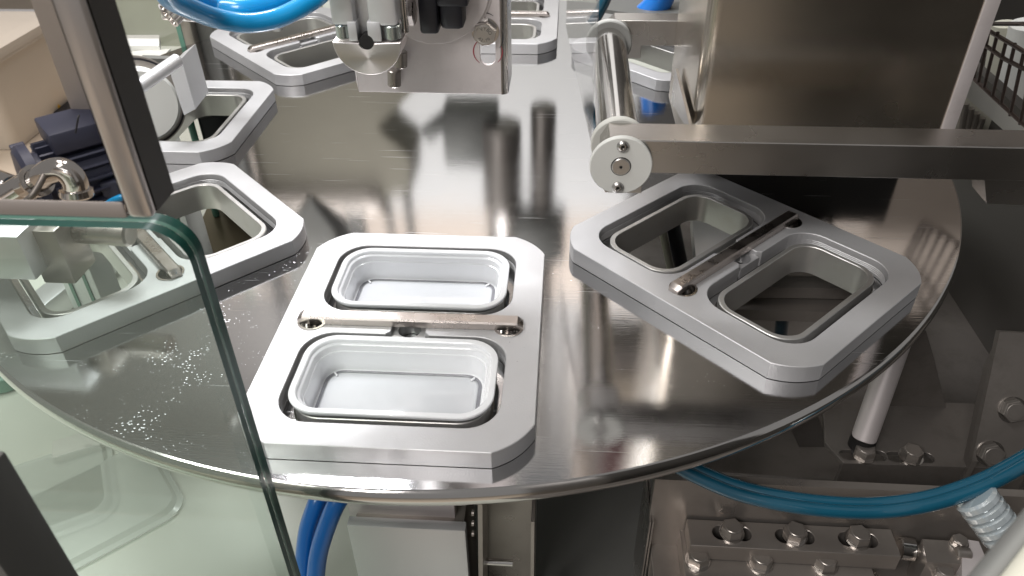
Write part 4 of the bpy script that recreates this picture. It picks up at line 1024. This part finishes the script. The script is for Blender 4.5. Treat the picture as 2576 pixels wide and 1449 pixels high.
# lower step with second bolt row
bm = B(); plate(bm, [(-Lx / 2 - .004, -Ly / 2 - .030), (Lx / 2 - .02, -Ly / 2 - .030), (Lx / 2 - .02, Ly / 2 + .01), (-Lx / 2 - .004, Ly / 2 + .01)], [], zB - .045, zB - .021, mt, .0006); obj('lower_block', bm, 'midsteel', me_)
for i, (u, v) in enumerate(((1757, 1402), (1915, 1408), (2078, 1412))):
    p = at(u, v, z=zB - .015); hexbolt('hex_bolt', me_, Vector((p.x, p.y, zB - .021)), (0, 0, 1), .0178, .0085, m='midsteel', rot=.5 + i * .3)
bm = B(); plate(bm, [(-Lx / 2 - .03, -Ly / 2 - .12), (Lx / 2 + .03, -Ly / 2 - .12), (Lx / 2 + .03, Ly / 2 + .02), (-Lx / 2 - .03, Ly / 2 + .02)], [], zB - .08, zB - .0455, mt, .0006); obj('base_block', bm, 'midsteel', me_)
# polished upright plate behind
pl = [at(1728, 1302, z=zB + .0), at(2240, 1328, z=zB)]
u_, v_ = (pl[1] - pl[0]).normalized(), Vector((0, 0, 1)); nrm = u_.cross(v_)
hgt = .052
p0 = pl[0] - u_ * .035 + Vector((-nrm.x, -nrm.y, 0)) * .0008; p1 = pl[1] + u_ * .12 + Vector((-nrm.x, -nrm.y, 0)) * .0008
if nrm.y > 0: nrm = -nrm
bk = -Vector((nrm.x, nrm.y, 0)) * .008
def quadbox(name, p0, p1, z0, z1, thick, m, parent, label=None):
    bm = B(); q = [Vector((p0.x, p0.y, z0)), Vector((p1.x, p1.y, z0)), Vector((p1.x, p1.y, z1)), Vector((p0.x, p0.y, z1))]
    loft(bm, [q, [k + thick for k in q]], True, True); return obj(name, bm, m, parent, label)
quadbox('upright_plate', p0, p1, zB - .05, zB + hgt, bk, 'midsteel', me_)
# adjusting screw and jaw
pA = at(2262, 1378, z=zB - .012); pB = at(2300, 1384, z=zB - .012); pC = at(2345, 1392, z=zB - .012)
bm = B(); cyl(bm, pA, pB, .0105, 28, .001); obj('screw_collar', bm, 'polish', me_)
bm = B(); cyl(bm, pB, pC, .0055, 20); obj('adjusting_screw', bm, 'midsteel', me_)
slab('jaw_block', ((2320, 1356), (2420, 1362), (2440, 1420), (2332, 1414)), zB + .004, .05, 'midsteel', me_)
slab('jaw_cheek', ((2420, 1355), (2462, 1362), (2495, 1440), (2490, 1500), (2420, 1500)), zB + .006, .045, 'bracket', me_)
hexbolt('hex_bolt', me_, at(2412, 1366, z=zB + .005), (0, 0, 1), .012, .004, m='midsteel')
hexbolt('hex_bolt', me_, at(2372, 1446, z=zB - .01), (0, 0, 1), .015, .006, m='darksteel')
bm = B(); cyl(bm, at(2404, 1392, z=zB + .004), at(2440, 1395, z=zB + .004), .006, 18, .001); obj('dowel', bm, 'midsteel', me_)
# step plate behind (with edge line)
slab('step_plate', ((1700, 1180), (2590, 1238), (2620, 1330), (1690, 1320)), -.245, .05, 'darksteel', me_)

# two thin vertical plates left of mount
tp = thing('thin_strip_pair', 'two thin upright steel strips left of the slotted block', 'strip', tuple(at(1645, 1440, z=-.25)))
for u in (1634, 1641):
    a = at(u, 1330, z=-.16); bm = B(); box(bm, (a.x, a.y + .03, -.22), (.0015, .06, .14)); obj('strip', bm, 'steel', tp)

# bracket with two bolts, behind
zK = -.205
bk_ = thing('bolted_bracket', 'dark bracket with two slotted bolts under the right side of the table', 'bracket', tuple(at(2250, 1180, z=zK)))
mtb = Matrix.Identity(4)
k0 = at(2122, 1165, z=zK); k1 = at(2590, 1180, z=zK)
angb = math.atan2(k1.y - k0.y, k1.x - k0.x); mtb = Matrix.Translation((k0.x, k0.y, 0)) @ Matrix.Rotation(angb, 4, 'Z'); imb = mtb.inverted()
bs = [imb @ at(2172, 1145, z=zK), imb @ at(2290, 1150, z=zK)]
Lk = (k1 - k0).length
bm = B(); plate(bm, [(0, 0), (Lk, 0), (Lk, .10), (.004, .10), (-.012, .03)], [slot(p.x, p.y, .026, .0075) for p in bs], zK - .006, zK, mtb, .0004); obj('flange', bm, 'darksteel', bk_)
bm = B(); box(bm, (0, 0, 0), (Lk, .006, .06), mtx=mtb @ Matrix.Translation((Lk / 2, .0035, zK - .036))); obj('front_lip', bm, 'darksteel', bk_)
for i, p in enumerate(bs):
    w_ = mtb @ Vector((p.x, p.y, zK)); hexbolt('hex_bolt', bk_, w_, (0, 0, 1), .020, .010, m='midsteel', rot=.3 + .4 * i)
# leaning white tube
tt = thing('leaning_tube', 'pale round tube leaning under the right side of the table', 'tube', tuple(at(2170, 1110, z=zK)))
p0 = at(2172, 1105, z=zK + .012); p1 = at(2240, 930, y=p0.y + .03)
p1 = at(2262, 850, y=p0.y + .05)
bm = B(); cyl(bm, p0, p1 + (p1 - p0) * .5, .0135, 40, .001); obj('tube', bm, 'bracket', tt)
bm = B(); cyl(bm, p0 - Vector((0, 0, .012)), p0 + (p1 - p0).normalized() * .004, .014, 30); obj('socket', bm, 'hole', tt)
# gusset plate behind tube
gy = at(2300, 1100, z=zK).y + .05
bm = B(); gp_ = [(at(u, v, y=gy).x, at(u, v, y=gy).z) for u, v in ((2200, 1040), (2375, 1112), (2392, 1075), (2350, 900), (2330, 832), (2225, 800))]
plate(bm, gp_, [], -.006, 0, on_y(gy), .0005)
tag(obj('gusset_plate', bm, 'darksteel'), 'dark trapezoid gusset plate beside the leaning tube', 'gusset plate')
bm = B(); gy2 = gy - .03; gp_ = [(at(u, v, y=gy2).x, at(u, v, y=gy2).z) for u, v in ((2030, 1040), (2050, 1030), (2085, 1125), (2010, 1125), (1990, 1080))]
plate(bm, gp_, [], -.006, 0, on_y(gy2), .0005)
tag(obj('small_gusset_plate', bm, 'darksteel'), 'small dark gusset under the rim left of the bolted bracket', 'gusset plate')
# right angle bracket with two bolt holes
rb = thing('sloped_bracket', 'sloped brown steel bracket with two bolt heads at the right edge', 'bracket', tuple(at(2500, 1150, z=-.15)))
pq = [at(2508, 828, y=-.28), at(2576, 800, y=-.26), at(2640, 830, y=-.26), at(2640, 1190, y=-.36), at(2445, 1165, y=-.40)]
p_a, p_b = at(2515, 835, z=-.06), at(2445, 1160, z=-.19)
q4 = [p_a, at(2780, 850, z=-.06), at(2780, 1195, z=-.19), p_b]
bm = B(); nv = (q4[1] - q4[0]).cross(q4[3] - q4[0]).normalized(); nv = nv if nv.z > 0 else -nv
loft(bm, [q4, [p - nv * .008 for p in q4]], True, True); obj('face', bm, 'darksteel', rb)
bm = B(); q5 = [p_a, p_b, p_b - Vector((0, 0, .05)), p_a - Vector((0, 0, .05))]; loft(bm, [q5, [p + Vector((.006, 0, 0)) for p in q5]], True, True); obj('side_flange', bm, 'darksteel', rb)
for u, v, z in ((2545, 1030, -.14), (2490, 1140, -.18)):
    # where the sight ray meets the sloped face
    ry = (at(u, v, d=1) - CAMP); s = nv.dot(q4[0] - CAMP) / nv.dot(ry); hexbolt('hex_bolt', rb, CAMP + ry * s, nv, .022, .007, m='darksteel')

# teal hose pair, bottom right
def dhose(off, lab, r=.0060):
    P_ = [(1560, 1060, -.06), (1650, 1130, -.065), (1700, 1162, -.070), (1760, 1194, -.075), (1850, 1231, -.08), (1960, 1258, -.08), (2080, 1274, -.08), (2200, 1278, -.08), (2320, 1264, -.07), (2430, 1232, -.06), (2520, 1192, -.05), (2640, 1120, -.04), (2800, 1010, -.03), (3000, 860, -.02)]
    return hose([at(u, v + off, z=z) for u, v, z in P_], r, 'teal', lab)
dhose(-10, 'upper one of two teal hoses sagging across the lower right')
dhose(10, 'lower one of two teal hoses sagging across the lower right')
# clear corrugated coupling
cc = thing('clear_coupling', 'clear ribbed plastic coupling hanging under the teal hoses', 'coupling', tuple(at(2500, 1370, z=-.08)))
p0 = at(2452, 1250, z=-.06); p1 = at(2530, 1352, z=-.085)
bm = B(); pf = []; Lc = (p1 - p0).length
for k in range(5):
    z_ = Lc * k / 5; pf += [(.0150, z_), (.0175, z_ + .002), (.0175, z_ + Lc / 5 - .002), (.0150, z_ + Lc / 5)]
lathe(bm, [(0, 0)] + pf + [(0, Lc)], frame_to(p0, p1), 28); obj('sleeve', bm, mat('clear_vinyl', (.45, .50, .52), .12, .3, coat=1), cc)
# blurred foreground pipe at the bottom right corner
fg = thing('foreground_tube', 'blurred grey and cream guard tube crossing the bottom right corner', 'tube', tuple(at(2560, 1449, d=.24)))
bm = B(); cyl(bm, at(2440, 1520, d=.24), at(2650, 1270, d=.24), .0052, 24, .001); obj('grey_tube', bm, 'greysheet', fg)
bm = B(); cyl(bm, at(2545, 1540, d=.23), at(2700, 1340, d=.23), .0075, 24, .001); obj('cream_sleeve', bm, 'cream', fg)

# below the right carrier: seen through its two openings
bw = thing('suction_stand', 'blue tube with orange seal seen through the near opening of the right carrier', 'suction stand', tuple(at(1965, 840, z=-.25)))
a = at(1972, 772, z=-.12); bm = B(); cyl(bm, a, at(1962, 860, z=-.22), .0085, 20); obj('blue_tube', bm, 'teal', bw)
bm = B(); cyl(bm, a + Vector((0, 0, .000)), a + Vector((0, 0, .008)), .0125, 28, .001); obj('orange_seal', bm, 'orange', bw)
slab('cross_bar', ((1850, 742), (2250, 752), (2250, 790), (1830, 778)), -.09, .015, 'midsteel', None)
cb = bpy.data.objects['cross_bar']; tag(cb, 'grey cross bar seen through the near opening of the right carrier', 'bar')
slab('dark_cross_bar', ((1850, 690), (2280, 700), (2280, 728), (1850, 722)), -.07, .015, 'darksteel', None); tag(bpy.data.objects['dark_cross_bar'], 'darker bar with a round hole above the grey cross bar', 'bar')
rd_ = thing('lift_rod', 'cream strip and black rod seen through the rear opening of the right carrier', 'rod', tuple(at(1680, 670, z=-.2)))
bm = B(); cyl(bm, at(1662, 560, z=-.10), at(1686, 672, z=-.20), .0055, 16); obj('cream_strip', bm, 'cream', rd_)
bm = B(); cyl(bm, at(1690, 550, z=-.10), at(1716, 680, z=-.20), .010, 20); obj('black_rod', bm, 'black', rd_)
slab('grey_inner_plate', ((1740, 540), (1900, 560), (1900, 700), (1755, 690)), -.13, .02, 'alu', None); tag(bpy.data.objects['grey_inner_plate'], 'grey plate seen through the rear opening of the right carrier', 'plate')

for o in list(S.objects):
    if o.type == 'MESH' and not o.data.users: pass
